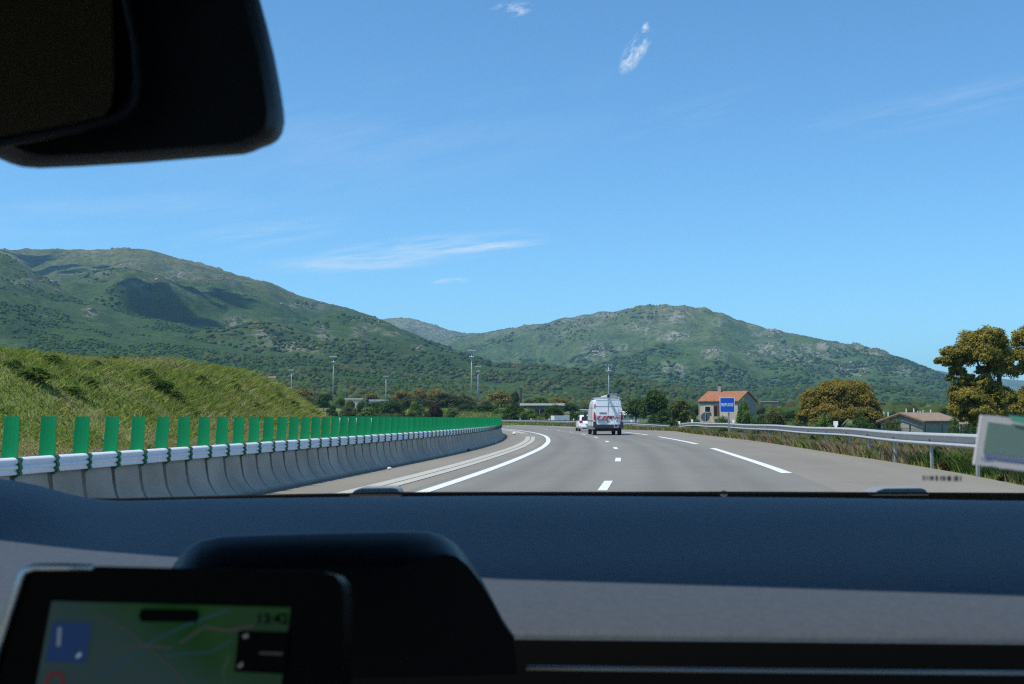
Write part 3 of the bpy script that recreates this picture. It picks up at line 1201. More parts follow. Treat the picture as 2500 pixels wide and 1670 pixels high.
def build_scrub():
    ps, ss, cs = [], [], []
    dk = [(0.024, 0.048, 0.013), (0.032, 0.060, 0.015), (0.042, 0.072, 0.018), (0.055, 0.078, 0.024)]
    for args in (('mountain_left', 15000, 101, (1.4, 3.8), dk, (0.0, 0.75), 120, 0.51),
                 ('foothill', 15000, 102, (1.0, 2.6), [(0.034, 0.066, 0.015), (0.042, 0.074, 0.017), (0.05, 0.085, 0.02), (0.03, 0.056, 0.014)], (0.05, 1.1), 90, 0.49),
                 ('mountain_right', 15000, 103, (2.0, 4.8), dk, (0.05, 0.9), 160, 0.50),
                 ('mountain_left', 5000, 104, (3.5, 7.0), dk + [(0.06, 0.055, 0.02)], (-0.1, 0.25), 150, 0.45),
                 ('mountain_right', 28000, 105, (2.5, 5.5), dk, (-0.1, 0.6), 150, 0.43)):
        p, s, c = scatter_mountain('x', *args)
        ps.append(p), ss.append(s), cs.append(c)
    me = clumps('mountain_scrub', np.vstack(ps), np.concatenate(ss), np.vstack(cs), SHRUBM, 5)
    tag(link('mountain_scrub', me), 'dark green scrub and low trees dotted over the mountain slopes', 'scrub', kind='stuff')
    ps, ss, cs = [], [], []
    rc = [(0.23, 0.205, 0.18), (0.29, 0.26, 0.22), (0.17, 0.155, 0.14)]
    for nm, n, sd_, sz in (('mountain_left', 3600, 201, (1.2, 3.6)), ('mountain_right', 8000, 202, (1.4, 4.2)), ('foothill', 500, 203, (1.5, 4))):
        p, s, c = scatter_mountain('x', nm, n, sd_, sz, rc, (0, 1), 50, 0, rock=True)
        ps.append(p), ss.append(s), cs.append(c)
    me = clumps('mountain_rocks', np.vstack(ps), np.concatenate(ss), np.vstack(cs), SHRUBM, 6, squash=0.8, jit=0.4)
    tag(link('mountain_rocks', me), 'grey granite outcrops breaking through the mountain slopes', 'rocks', kind='stuff')


build_scrub()


def leaves(blobs, n, size, seed, palette, var=0.25, sub=10, subr=0.34, flat=0.75, hi=None):
    """leaf quads in sub-clumps over ellipsoid blobs: blobs = (cx,cy,cz,rx,ry,rz)"""
    r = np.random.default_rng(seed)
    B = np.array(blobs, dtype=float)
    vol = (B[:, 3] * B[:, 4] * B[:, 5]) ** (2 / 3)
    cnt = np.maximum(1, (n * vol / vol.sum()).astype(int))
    Pp, Nn, Cc = [], [], []
    palette = np.array(palette)
    for bi, (b, c) in enumerate(zip(B, cnt)):
        k = max(4, int(sub))
        d = r.normal(size=(k, 3))
        d /= np.linalg.norm(d, axis=1)[:, None]
        d[:, 2] = np.where(d[:, 2] < -0.45, -d[:, 2], d[:, 2])
        cen = d * r.uniform(0.62, 0.98, (k, 1))
        tone = r.uniform(0, 1, k)
        w = r.integers(0, k, c)
        o = r.normal(size=(c, 3))
        o /= np.linalg.norm(o, axis=1)[:, None]
        rad = subr * r.uniform(0.6, 1.25, k)[w][:, None] * np.power(r.uniform(0, 1, (c, 1)), 0.45)
        q = cen[w] + o * rad
        Pp.append(b[:3] + q * b[3:])
        nn = q * 0.55 + o * 0.5 + r.normal(size=(c, 3)) * 0.6 + np.array(SUN) * 0.30 + np.array([0, 0, 0.1])
        Nn.append(nn)
        ti = np.clip((tone[w] * 0.5 + r.uniform(0, 0.5, c)) * len(palette), 0, len(palette) - 1).astype(int)
        Cc.append(palette[ti] * r.uniform(1 - var, 1 + var, (c, 1)))
    Pp, Nn, Cc = np.vstack(Pp), np.vstack(Nn), np.vstack(Cc)
    m = len(Pp)
    Nn /= np.linalg.norm(Nn, axis=1)[:, None]
    t = np.cross(Nn, r.normal(size=(m, 3)))
    t /= np.linalg.norm(t, axis=1)[:, None]
    bt = np.cross(Nn, t)
    sz = size * r.uniform(0.55, 1.25, (m, 1))
    a = t * sz
    bb = bt * sz * 0.6
    V = np.stack([Pp - a, Pp + bb * .9 - a * .1, Pp + a, Pp - bb * .9 + a * .1], 1).reshape(-1, 3)
    F = np.arange(m * 4).reshape(-1, 4)
    return V, F, np.repeat(Cc, 4, 0)


GREEN = [(0.035, 0.072, 0.018), (0.052, 0.098, 0.024), (0.075, 0.125, 0.032), (0.10, 0.15, 0.04)]
LIGHT = [(0.07, 0.13, 0.028), (0.105, 0.175, 0.038), (0.14, 0.21, 0.05), (0.18, 0.235, 0.068)]
OLIVE = [(0.065, 0.085, 0.024), (0.10, 0.12, 0.034), (0.13, 0.145, 0.046), (0.155, 0.165, 0.06)]
RUSSET = [(0.115, 0.13, 0.03), (0.195, 0.165, 0.034), (0.25, 0.195, 0.042), (0.30, 0.22, 0.05), (0.17, 0.19, 0.04)]
GREYG = [(0.07, 0.09, 0.038), (0.095, 0.115, 0.053), (0.12, 0.135, 0.068)]
REDB = [(0.06, 0.035, 0.02), (0.09, 0.05, 0.028), (0.05, 0.05, 0.02)]


def unit_blobs(seed, n=8, bush=False):
    r = np.random.default_rng(seed)
    out = []
    for i in range(n):
        a = 2 * math.pi * i / n + r.uniform(-.5, .5)
        d = r.uniform(0.10, 0.30)
        zz = r.uniform(0.30, 0.72) if not bush else r.uniform(0.18, 0.60)
        rr = r.uniform(0.19, 0.29)
        out.append((math.cos(a) * d, math.sin(a) * d, zz, rr, rr, rr * r.uniform(.8, 1.1)))
    out.append((0, 0, 0.70 if not bush else .6, 0.26, 0.26, 0.27 if not bush else .36))
    if bush:
        out.append((0, 0, .25, .42, .42, .27))
    return out


UNIT = {}


def unit_tree(kind, var):
    key = (kind, var)
    if key in UNIT:
        return UNIT[key]
    p = {'green': GREEN, 'light': LIGHT, 'olive': OLIVE, 'russet': RUSSET, 'grey': GREYG, 'red': REDB}[kind]
    sd_ = hash_((kind, var))
    V, F, C = leaves(unit_blobs(sd_, 9), 7500, 0.034, sd_, p, sub=18, subr=.46)
    crown = npmesh('crown', V, F, LEAF, col=C)
    t = MB()
    r = random.Random(sd_)
    t.tube([(0, 0, -0.05), (0.01, 0, 0.2), (0.0, 0.01, 0.5), (0.02, 0, 0.75)], [0.035, 0.026, 0.02, 0.008], 7)
    for k in range(5):
        a = 2 * math.pi * k / 5 + r.uniform(-.4, .4)
        t.tube([(0, 0, 0.22 + .05 * k), (math.cos(a) * .14, math.sin(a) * .14, 0.38 + .05 * k), (math.cos(a) * .27, math.sin(a) * .27, 0.5 + .05 * k)], [0.016, 0.011, 0.005], 5)
    trunk = t.mesh('trunk', BARK, smooth=True)
    Vb, Fb, Cb = leaves(unit_blobs(sd_ + 9, 10, True), 8000, 0.034, sd_ + 9, p, sub=18, subr=.48)
    bush = npmesh('foliage', Vb, Fb, LEAF, col=Cb)
    UNIT[key] = (crown, trunk, bush)
    return UNIT[key]


def hash_(t):
    return sum(ord(c) * (i + 3) for i, c in enumerate(str(t))) % 9973


def tree_at(kind, px, ytop, wpx, Y, label, cat='tree', group=None, name=None, var=None, sink=0.0):
    c = P(px, HOR, Y)
    zb = float(H(c.x, Y)) - sink
    ztop = P(px, ytop, Y).z
    w = wpx / FPX * Y
    h = max(ztop - zb, 0.4)
    var = hash_((px, ytop)) % 3 if var is None else var
    crown, trunk, bush = unit_tree(kind, var)
    if cat == 'tree':
        o = empty(name or 'tree', (c.x, Y, zb), hash_((px, 1)) * .1, label, 'tree', group)
        o.scale = (w * 1.12, w * 1.12, h / 0.97)
        link('trunk', trunk, o)
        link('crown', crown, o)
    else:
        o = link(name or 'bush', bush)
        o.location = (c.x, Y, zb)
        o.rotation_euler = (0, 0, hash_((px, 1)) * .1)
        o.scale = (w * 1.15, w * 1.15, h / 0.96)
        tag(o, label, cat, group)
    return o


def build_belt():
    T = tree_at
    g1 = 'trees and bushes beyond the meadow'
    T('green', 790, 961, 36, 330, 'dark green tree just left of the tallest left floodlight mast', 'tree', g1)
    T('light', 834, 966, 34, 340, 'light green tree right behind the left floodlight mast', 'tree', g1)
    T('olive', 856, 977, 20, 320, 'small yellowish tree in front of the cream low house', 'tree', g1)
    T('russet', 905, 957, 46, 420, 'rounded olive brown oak crown left of the short floodlight mast', 'tree', g1)
    T('olive', 872, 966, 30, 430, 'dull olive tree behind the cream low house', 'tree', g1)
    T('russet', 982, 953, 50, 380, 'orange brown oak at the left end of the oak row', 'tree', 'oaks above the thicket')
    T('russet', 1022, 949, 38, 385, 'tallest orange brown oak in the middle of the oak row', 'tree', 'oaks above the thicket')
    T('russet', 1066, 951, 60, 395, 'broad flat orange brown oak ending the oak row on its right', 'tree', 'oaks above the thicket')
    T('russet', 1224, 957, 64, 330, 'rounded rust orange oak left of the wooden poles', 'tree', g1)
    T('green', 1256, 956, 28, 420, 'blue green tree rising behind the wooden poles', 'tree', g1)
    T('light', 1318, 969, 36, 340, 'bright yellow green tree above the flat white roof', 'tree', g1)
    T('russet', 1358, 972, 48, 350, 'low rust coloured tree behind the right half of the flat white roof', 'tree', g1)
    T('olive', 1290, 976, 26, 380, 'feathery olive tree behind the left end of the flat white roof', 'tree', g1)
    T('green', 1393, 985, 44, 300, 'dark green tree just right of the flat roofed shelter', 'tree', g1)
    T('grey', 1440, 988, 40, 420, 'grey green tree behind the low white houses', 'tree', g1)
    T('russet', 735, 948, 60, 420, 'rust tinted oak beyond the end of the grassy bank', 'tree', g1)
    T('grey', 690, 950, 50, 520, 'grey green tree beyond the bank under the hillside houses', 'tree', g1)
    B = lambda *a, **k: T(*a, cat='bush', group='bushes around the meadow', **k)
    B('green', 956, 972, 62, 290, 'biggest dark green bush standing behind the meadow')
    B('green', 904, 980, 46, 300, 'dark green bush left of the biggest bush behind the meadow')
    B('light', 898, 994, 58, 270, 'low pale green bush in front of the dark bushes')
    B('light', 1013, 977, 42, 290, 'pale green rounded bush right of the biggest dark bush')
    B('grey', 1005, 966, 70, 320, 'grey green thicket under the orange brown oaks')
    B('grey', 1080, 960, 90, 325, 'wide grey green thicket behind the reddish bush')
    B('grey', 1132, 964, 56, 330, 'grey green thicket at the foot of the tall floodlight mast')
    B('red', 1063, 984, 42, 280, 'reddish brown bush in the middle behind the meadow')
    B('light', 1104, 996, 38, 275, 'low bright green bush right of the reddish bush')
    B('green', 1136, 986, 44, 280, 'mid green bush below the tall floodlight mast')
    B('green', 1185, 987, 60, 270, 'broad dark green bush below the rust orange oak')
    B('grey', 1192, 977, 30, 300, 'small silvery bush left of the rust orange oak')
    B('light', 1220, 998, 44, 255, 'light green bush at the right end of the meadow')
    B('olive', 1043, 1003, 15, 238, 'small lone bush standing in the meadow, left one')
    B('green', 1100, 1007, 17, 232, 'small lone bush standing in the meadow, right one')
    B('olive', 965, 1010, 60, 246, 'low olive brown hedge at the near edge of the meadow')
    B('red', 1003, 1008, 26, 240, 'short brown hedge clump beside the low olive hedge')
    B('green', 1252, 988, 62, 226, 'big dark bush left of the flat roofed shelter')
    B('light', 1292, 999, 46, 222, 'yellow green bush in front of the shelter')
    B('olive', 1331, 1007, 34, 220, 'dry olive bush left of the white box trailer')
    B('green', 1352, 989, 50, 240, 'dark bush hiding the right half of the shelter')
    B('green', 1400, 1004, 36, 215, 'dark bush between the white box trailer and the white car')
    B('olive', 845, 993, 44, 300, 'low olive bush at the foot of the left floodlight mast')
    B('green', 812, 990, 30, 310, 'low dark bush left of the left mast foot')
    g2 = 'trees between the van and the house'
    T('green', 1600, 955, 78, 190, 'tall dark green tree between the van and the tiled house', 'tree', g2)
    T('green', 1552, 974, 54, 215, 'smaller green tree leaning out left of the tall dark tree', 'tree', g2)
    T('olive', 1660, 976, 66, 185, 'olive brown tree filling the gap left of the tiled house', 'tree', g2)
    T('green', 1698, 989, 24, 330, 'narrow far tree peeping out left of the tiled house', 'tree', g2)
    B('green', 1930, 1003, 90, 230, 'dark hedge bush in the field left of the big rust oak')
    B('olive', 1870, 1009, 60, 250, 'dull hedge bush behind the rounded olive bush')
    B('green', 2155, 1016, 60, 140, 'dark bush between the big rust oak and the stone shed')
    B('green', 1620, 1003, 70, 168, 'dark undergrowth bush under the tall dark tree')
    B('olive', 1690, 1012, 40, 160, 'dry bush behind the round sign back')
    B('light', 1815, 980, 46, 150, 'bright green leafy bush in front of the house gable')
    B('olive', 1890, 996, 62, 170, 'rounded olive bush right of the tiled house')
    B('light', 1955, 1008, 40, 150, 'small green bush left of the big rust oak')
    B('light', 1765, 1018, 50, 140, 'low green hedge in front of the house porch')
    B('green', 1850, 1018, 60, 135, 'low dark hedge right of the leafy bush')
    B('light', 2010, 1012, 60, 120, 'light green bush below the big rust oak')
    B('green', 2100, 1016, 70, 110, 'dark green bush right below the big rust oak')
    B('olive', 2185, 1024, 50, 100, 'green bush hiding the left end of the stone shed')
    B('light', 2330, 1016, 36, 92, 'young light green bush at the right end of the stone shed')
    B('green', 2385, 1010, 60, 84, 'dark bush at the foot of the big tree behind the windscreen tag')


build_belt()


def build_oak():
    # the big rounded rust oak on the right
    Y = 140
    sc = Y / FPX
    c = P(2050, HOR, Y)
    zb = float(H(c.x, Y))
    root = empty('oak_tree', (c.x, Y, zb), 0, 'big rounded rust brown oak right of the tiled house', 'tree')
    q = []
    for (px, py, rx, ry, dy) in ((2050, 970, 62, 40, 0), (2000, 985, 44, 36, .6), (2098, 982, 44, 40, -.5), (1976, 1008, 30, 28, 0), (2125, 1008, 30, 30, .3), (2045, 1012, 62, 30, -1.2), (2085, 955, 36, 24, .4), (2020, 957, 36, 22, -.3), (2060, 944, 30, 14, 0), (1965, 1022, 26, 22, -.6), (2000, 1020, 40, 26, -1.5), (2090, 1018, 50, 26, -1.6), (2135, 1024, 24, 22, -.6)):
        w = P(px, py, Y)
        q.append((w.x - c.x, dy, w.z - zb, rx * sc, rx * sc, ry * sc))
    V, F, C = leaves(q, 70000, 0.13, 55, RUSSET, sub=44, subr=.36)
    link('crown', npmesh('crown', V, F, LEAF, col=C), root)
    t = MB()
    t.tube([(0, 0, -.3), (.05, 0, 1.0), (0, .1, 2.6), (.1, 0, 3.6)], [.32, .24, .2, .06], 9)
    for k in range(7):
        a = k * .9
        t.tube([(0, 0, 1 + .2 * k), (math.cos(a) * 1.1, math.sin(a) * 1.1, 1.9 + .2 * k), (math.cos(a) * 2.4, math.sin(a) * 2.2, 2.5 + .22 * k)], [.14, .09, .03], 6)
    t.obj('trunk', BARK, root, smooth=True)


def build_big_trees():
    def big(px0, Y, blobs, limbs, label, seed, n):
        sc = Y / FPX
        c = P(px0, HOR, Y)
        zb = float(H(c.x, Y))
        root = empty('cork_oak', (c.x, Y, zb), 0, label, 'tree', 'big trees at the right edge')
        q = []
        for (px, py, rx, ry, dy) in blobs:
            w = P(px, py, Y)
            q.append((w.x - c.x, dy, w.z - zb, rx * sc, rx * sc * .9, ry * sc))
        V, F, C = leaves(q, n, 0.088, seed, [(0.125, 0.135, 0.03), (0.205, 0.19, 0.04), (0.27, 0.225, 0.046), (0.32, 0.25, 0.056), (0.22, 0.22, 0.046)], sub=30, subr=.46)
        link('crown', npmesh('crown', V, F, LEAF, col=C), root)
        t = MB()
        for pts, r0, r1 in limbs:
            w = [P(a, b, Y + d) - Vector((c.x, Y, zb)) for a, b, d in pts]
            k = len(w)
            t.tube(w, [r0 + (r1 - r0) * i / (k - 1) for i in range(k)], 8)
        t.obj('trunk', BARK, root, smooth=True)
    big(2420, 80, [(2415, 825, 34, 24, 0), (2372, 838, 30, 26, .3), (2345, 862, 26, 20, -.3), (2325, 885, 24, 16, 0), (2305, 880, 14, 9, .2), (2395, 870, 34, 26, -.6), (2445, 850, 30, 28, .4), (2440, 885, 30, 20, 0),
                   (2340, 908, 20, 14, .3), (2362, 930, 20, 16, 0), (2325, 925, 12, 10, .2), (2405, 905, 18, 12, .6), (2365, 972, 40, 24, -.4), (2410, 950, 36, 24, 0), (2440, 975, 30, 26, -.5), (2345, 998, 24, 18, 0), (2385, 1004, 36, 18, -.8), (2420, 1010, 40, 20, .3), (2358, 1024, 18, 14, 0), (2290, 880, 8, 6, 0), (2398, 930, 20, 14, -.5), (2395, 840, 40, 26, .4), (2360, 880, 34, 24, .5), (2425, 865, 44, 30, .6), (2455, 905, 30, 24, .3), (2380, 960, 40, 22, .5), (2400, 990, 60, 26, .6), (2340, 960, 24, 22, .2), (2360, 1000, 40, 22, .4), (2300, 883, 16, 10, .2), (2335, 862, 28, 18, .3)],
        [([(2424, 1075, 0), (2425, 1010, 0), (2437, 960, 0), (2440, 920, 0), (2445, 880, 0), (2440, 840, 0)], .30, .06),
         ([(2437, 960, 0), (2405, 925, 0), (2390, 895, 0), (2375, 850, 0)], .16, .04), ([(2430, 990, 0), (2390, 940, .2), (2360, 918, .2), (2330, 890, .2)], .15, .03), ([(2440, 920, 0), (2425, 880, -.3), (2415, 840, -.3)], .12, .03),
         ([(2425, 1010, 0), (2390, 990, -.3), (2360, 980, -.4)], .1, .03)],
        'big olive brown cork oak with gaps in its crown, behind the windscreen tag', 61, 130000)
    big(2540, 86, [(2500, 835, 34, 26, 0), (2545, 820, 44, 30, .4), (2590, 860, 40, 34, 0), (2495, 872, 30, 22, -.4), (2530, 890, 36, 24, 0), (2520, 975, 36, 30, 0), (2490, 1000, 30, 24, -.3), (2560, 990, 50, 36, .3), (2600, 930, 44, 34, 0), (2490, 905, 18, 14, .2)],
        [([(2535, 1075, 0), (2532, 1000, 0), (2530, 940, 0), (2535, 880, 0), (2550, 830, 0)], .3, .06), ([(2530, 940, 0), (2505, 900, 0), (2498, 860, 0)], .13, .04), ([(2532, 960, 0), (2570, 900, .3), (2590, 870, .3)], .13, .04)],
        'second cork oak cut off by the right edge of the photo', 67, 70000)


build_oak()
build_big_trees()


def build_far_woods():
    r = np.random.default_rng(88)
    n = 11000
    px = r.uniform(500, 2600, n * 3)
    Y = np.power(r.uniform(0, 1, n * 3), 0.8) * 900 + np.where(px > 1830, 290, 430)
    X = (px - CX) / FPX * Y
    den = fbm(X / 60, Y / 90, 4, 77)
    ok = den > 0.42
    X, Y, px = X[ok][:n], Y[ok][:n], px[ok][:n]
    s = r.uniform(1.2, 3.0, len(X))
    z = H(X, Y)
    # the woods climb the foot of the slopes
    for nm in ('foothill', 'mountain_left', 'mountain_right'):
        PX, PY, MX, MY, MZ, T, _ = MT[nm]
        j = np.clip(np.searchsorted(PX[0], px), 0, PX.shape[1] - 1)
        y0, y1 = MY[0, j], MY[int(PX.shape[0] * .75), j]
        inside = (Y > y0)
        ti = np.clip(((Y - y0) / (y1 - y0)) * (PX.shape[0] * .75), 0, PX.shape[0] * .75).astype(int)
        z = np.where(inside & (px > PX[0, 0]) & (px < PX[0, -1]), np.maximum(z, MZ[ti, j]), z)
    p = np.stack([X, Y, z + s * .35], -1)
    c = pal([(0.030, 0.052, 0.015), (0.040, 0.068, 0.019), (0.055, 0.082, 0.024), (0.062, 0.072, 0.024), (0.068, 0.070, 0.026), (0.05, 0.085, 0.028)], len(X), r)
    tag(link('far_woods', clumps('far_woods', p, s, c, SHRUBM, 9, base=ICO2, squash=.85, jit=.34)), 'mixed woods covering the plain and lower slopes before the mountains', 'woods', kind='stuff')


build_far_woods()


# ------------------------------------------------------------------ grass
def blades(name, x, y, h, w, cols, seed, label, lean=0.35, cat='grass'):
    r = np.random.default_rng(seed)
    n = len(x)
    z = H(x, y) - 0.02
    a = r.uniform(0, 2 * math.pi, n)
    la = r.uniform(0, 2 * math.pi, n)
    ll = r.uniform(0, lean, n) * h
    dx, dy = np.cos(a) * w / 2, np.sin(a) * w / 2
    b = np.stack([x, y, z], -1)
    o = np.stack([dx, dy, np.zeros(n)], -1)
    mid = b + np.stack([np.cos(la) * ll * .35, np.sin(la) * ll * .35, h * .6], -1)
    tip = b + np.stack([np.cos(la) * ll, np.sin(la) * ll, h], -1)
    V = np.stack([b - o, b + o, mid + o * .6, tip, mid - o * .6], 1).reshape(-1, 3)
    F = np.arange(n * 5).reshape(-1, 5)
    C = np.repeat(cols, 5, 0)
    tag(link(name, npmesh(name, V, F, GRASSM, col=C)), label, cat, kind='stuff')


def build_grass():
    r = np.random.default_rng(44)
    # bank
    n = 330000
    y = 30 + 250 * np.power(r.uniform(0, 1, n), 1.7)
    s = -r.uniform(11.4, 34, n)
    x = fB(y) + s
    keep = (x / y > -0.5)
    x, y, s = x[keep], y[keep], s[keep]
    d1 = fbm(x / 5, y / 5, 4, 3)
    d2 = fbm(x / 2.2, y / 2.2, 3, 13)
    up = np.clip((-s - 12) / 12, 0, 1)
    h = (0.12 + 0.24 * d1 + 0.13 * d2) * r.uniform(.5, 1.2, len(x)) * np.clip(y / 55, .85, 1.6)
    w = 0.036 * np.clip(y / 45, .8, 4) * r.uniform(.6, 1.3, len(x))
    gr = np.array([(0.175, 0.25, 0.044), (0.23, 0.295, 0.060), (0.28, 0.31, 0.084), (0.13, 0.195, 0.036)])
    dr = np.array([(0.34, 0.33, 0.14), (0.38, 0.35, 0.18), (0.29, 0.285, 0.10), (0.34, 0.285, 0.18)])
    pdry = np.clip(0.20 + (0.5 - d1) * 2.2 + 0.8 * np.exp(-((-s - 12) / 3.0) ** 2) + 0.3 * sstep(90, 150, y) - 0.25 * up * (1 - up), 0.06, 0.92)
    isd = r.uniform(0, 1, len(x)) < pdry
    c = np.where(isd[:, None], dr[r.integers(0, 4, len(x))], gr[r.integers(0, 4, len(x))]) * r.uniform(.75, 1.25, (len(x), 1))
    blades('bank_grass', x, y, h, w, c, 1, 'long green and dry grass covering the bank on the left', lean=2.2)
    # verge on the right, tall weeds under and behind the guard rail
    n = 110000
    y = 9 + 110 * np.power(r.uniform(0, 1, n), 1.6)
    t = np.power(r.uniform(0, 1, n), 1.5) * 6.5 + 0.0
    t = np.where(y < 36, t + .22, t)
    x = fE(y) + t
    d1 = fbm(x / 1.6, y / 1.6, 4, 23)
    h = (0.18 + 0.75 * d1) * r.uniform(.35, 1.05, len(x)) * np.where(t < .8, .85, 1.25)
    h = np.minimum(h, np.where(t < 1.5, .44, 1.8))
    w = 0.022 * np.clip(y / 25, .8, 3.5) * r.uniform(.6, 1.6, len(x))
    dr2 = np.array([(0.42, 0.33, 0.17), (0.34, 0.25, 0.15), (0.46, 0.39, 0.21), (0.28, 0.18, 0.13)])
    isd = r.uniform(0, 1, len(x)) < np.clip(0.55 + .2 * (y < 42) + (fbm(x / 3, y / 3, 3, 29) - .5) * 3.2, .05, .95)
    c = np.where(isd[:, None], dr2[r.integers(0, 4, len(x))], gr[r.integers(0, 4, len(x))] * 1.0) * r.uniform(.7, 1.25, (len(x), 1))
    blades('verge_grass', x, y, h, w, c, 2, 'dry brown and green weeds along the right road edge under the guard rail', lean=.9)
    n = 26000
    y = r.uniform(195, 325, n)
    px = r.uniform(830, 1260, n)
    x = (px - CX) / FPX * y
    h = 0.35 * r.uniform(.5, 1.3, n)
    c = gr[r.integers(0, 3, n)] * r.uniform(.95, 1.3, (n, 1))
    blades('meadow_grass', x, y, h, np.full(n, .28), c, 6, 'bright green meadow grass behind the blades', lean=1.5)
    # verge of the far rail and rough grass by the fields on the right
    n = 34000
    y = r.uniform(110, 300, n)
    t = np.power(r.uniform(0, 1, n), 1.4) * 9 + .2
    x = fE(y) + t
    h = (0.25 + .6 * fbm(x / 4, y / 4, 3, 31)) * r.uniform(.4, 1.2, n)
    w = 0.09 * r.uniform(.6, 1.4, n) * y / 150
    isd = r.uniform(0, 1, n) < .42
    c = np.where(isd[:, None], dr[r.integers(0, 4, n)], gr[r.integers(0, 4, n)]) * r.uniform(.7, 1.2, (n, 1))
    blades('roadside_grass', x, y, h, w, c, 3, 'rough grass behind the far guard rail')
    n = 90000
    y = 40 + 150 * np.power(r.uniform(0, 1, n), .8)
    t = 4 + 50 * np.power(r.uniform(0, 1, n), 1.4)
    x = fE(y) + t
    h = (0.5 + 1.5 * np.clip(fbm(x / 6, y / 6, 3, 37) - .25, 0, 1)) * r.uniform(.5, 1.2, n)
    w = 0.06 * r.uniform(.6, 1.4, n) * np.clip(y / 70, .8, 2.5)
    isd = r.uniform(0, 1, n) < .3
    c = np.where(isd[:, None], dr[r.integers(0, 4, n)], gr[r.integers(0, 4, n)] * .85) * r.uniform(.7, 1.2, (n, 1))
    blades('field_grass', x, y, h, w, c, 4, 'tall wild grass in the field behind the guard rail')


build_grass()


def build_bank_shrubs():
    g = 'shrubs growing on the grassy bank'
    # (px, ytop, wpx, hpx, Y, kind, label)
    L_ = [(75, 880, 100, 50, 52, 'light', 'large shrub at the far left of the grassy bank'),
          (120, 850, 60, 40, 60, 'light', 'ragged shrub on the bank crest near the left edge'),
          (210, 905, 50, 34, 58, 'light', 'small shrub left of the long green shrub patch on the bank'),
          (350, 885, 60, 40, 66, 'light', 'dark leafy shrub starting the long green patch on the bank'),
          (385, 912, 64, 40, 68, 'green', 'dark leafy shrub in the middle of the long green patch on the bank'),
          (420, 945, 56, 30, 66, 'light', 'low shrub at the lower end of the long green patch'),
          (272, 850, 46, 34, 76, 'light', 'yellow green shrub on the bank crest'),
          (230, 868, 40, 26, 70, 'light', 'small shrub just below the yellow green crest shrub'),
          (480, 905, 50, 30, 88, 'light', 'leafy shrub on the middle part of the bank'),
          (560, 918, 44, 26, 105, 'light', 'green shrub on the bank below its sloping crest'),
          (670, 948, 40, 22, 130, 'light', 'shrub low on the right part of the bank'),
          (700, 965, 44, 22, 128, 'light', 'shrub trailing down the right part of the bank'),
          (460, 985, 46, 24, 62, 'light', 'low bright shrub low on the bank above the blades'),
          (620, 975, 40, 20, 100, 'light', 'small green shrub at the lower right of the bank'),
          (170, 935, 60, 30, 48, 'light', 'low shrub on the lower left of the bank'),
          (30, 862, 50, 40, 60, 'light', 'shrub on the crest at the left edge of the photo'),
          (755, 990, 40, 22, 170, 'light', 'leafy shrub at the toe of the bank, its right end')]
    for px, yt, w, h, Y, kind, lab in L_:
        # find the place on the bank seen at (px, yt + h)
        d = ray(px, yt + h)
        best, bd = None, 1e9
        for yv in np.arange(30, 230, 0.5):
            p = Vector((0, 0, CH)) + d * (yv / d.y)
            if p.z - float(H(p.x, p.y)) < 0:
                best = p
                break
        if best is None:
            best = P(px, yt + h, Y)
        sc = best.y / FPX
        k = unit_tree(kind, hash_((px, yt)) % 3)[2]
        o = link('shrub', k)
        o.location = (best.x, best.y, float(H(best.x, best.y)) - .1)
        o.scale = (w * sc * 1.45, w * sc * 1.1, h * sc * .78)
        tag(o, lab, 'shrub', g)
    # weeds beside the right road edge
    for j, (px, py, w, h, kind, lab) in enumerate([(1755, 1066, 30, 26, 'green', 'first dark weed clump under the guard rail, counted from the refuge sign'),
                                                   (1803, 1068, 28, 22, 'green', 'dark weed clump under the rail left of the white litter'),
                                                   (1838, 1074, 30, 26, 'green', 'tall dark weed under the rail right of the white litter'),
                                                   (1980, 1092, 34, 36, 'light', 'bright leafy weed at the road edge under the rail'),
                                                   (1955, 1078, 24, 16, 'olive', 'low weed left of the bright leafy weed'),
                                                   (2050, 1106, 40, 38, 'olive', 'purple tinged dead weed before the first visible rail post'),
                                                   (2095, 1108, 44, 34, 'light', 'light green weed between the two nearest rail posts'),
                                                   (2255, 1140, 40, 56, 'green', 'dark green weed right of the nearest rail post'),
                                                   (2350, 1150, 54, 60, 'olive', 'olive weed below the windscreen tag'),
                                                   (2450, 1170, 80, 40, 'olive', 'weed clump at the right edge of the photo'),
                                                   (1700, 1054, 44, 24, 'olive', 'dry weed clump at the corner of the refuge bay'),
                                                   (2300, 1146, 50, 36, 'red', 'brownish dead weed near the road edge left of the tag')]):
        d = ray(px, py)
        k = -CH / d.z
        p = Vector((0, 0, CH)) + d * k
        sc = p.y / FPX
        e = float(fE(p.y))
        x = max(p.x, e + .15)
        o = link('weed', unit_tree(kind, j % 3)[2])
        o.location = (x + .15, p.y, float(H(x, p.y)) - .02)
        o.scale = (w * sc * 1.1, w * sc * 1.1, h * sc)
        tag(o, lab, 'weed', 'weeds under the right guard rail')


build_bank_shrubs()

# ------------------------------------------------------------------ buildings
STUCCO = mat('cream_render', (0.50, 0.425, 0.315), 0.9, var=0.12, scale=1.2, bump=.2)
STUCCO_G = mat('grey_and_shaded_render', (0.30, 0.275, 0.24), 0.9, var=0.2, scale=0.8, bump=.2)
STONE = mat('shed_stone', (0.30, 0.29, 0.25), 0.95, var=0.3, scale=5, bump=.5)
WHITEW = mat('white_wall', (0.66, 0.65, 0.62), 0.8, var=0.08, scale=1.0)
PANE = mat('dark_pane', (0.02, 0.022, 0.026), 0.15)
WOOD = mat('brown_wood', (0.10, 0.055, 0.03), 0.7, var=.3, scale=6)
TRIMW = mat('white_trim', (0.6, 0.58, 0.54), 0.7)


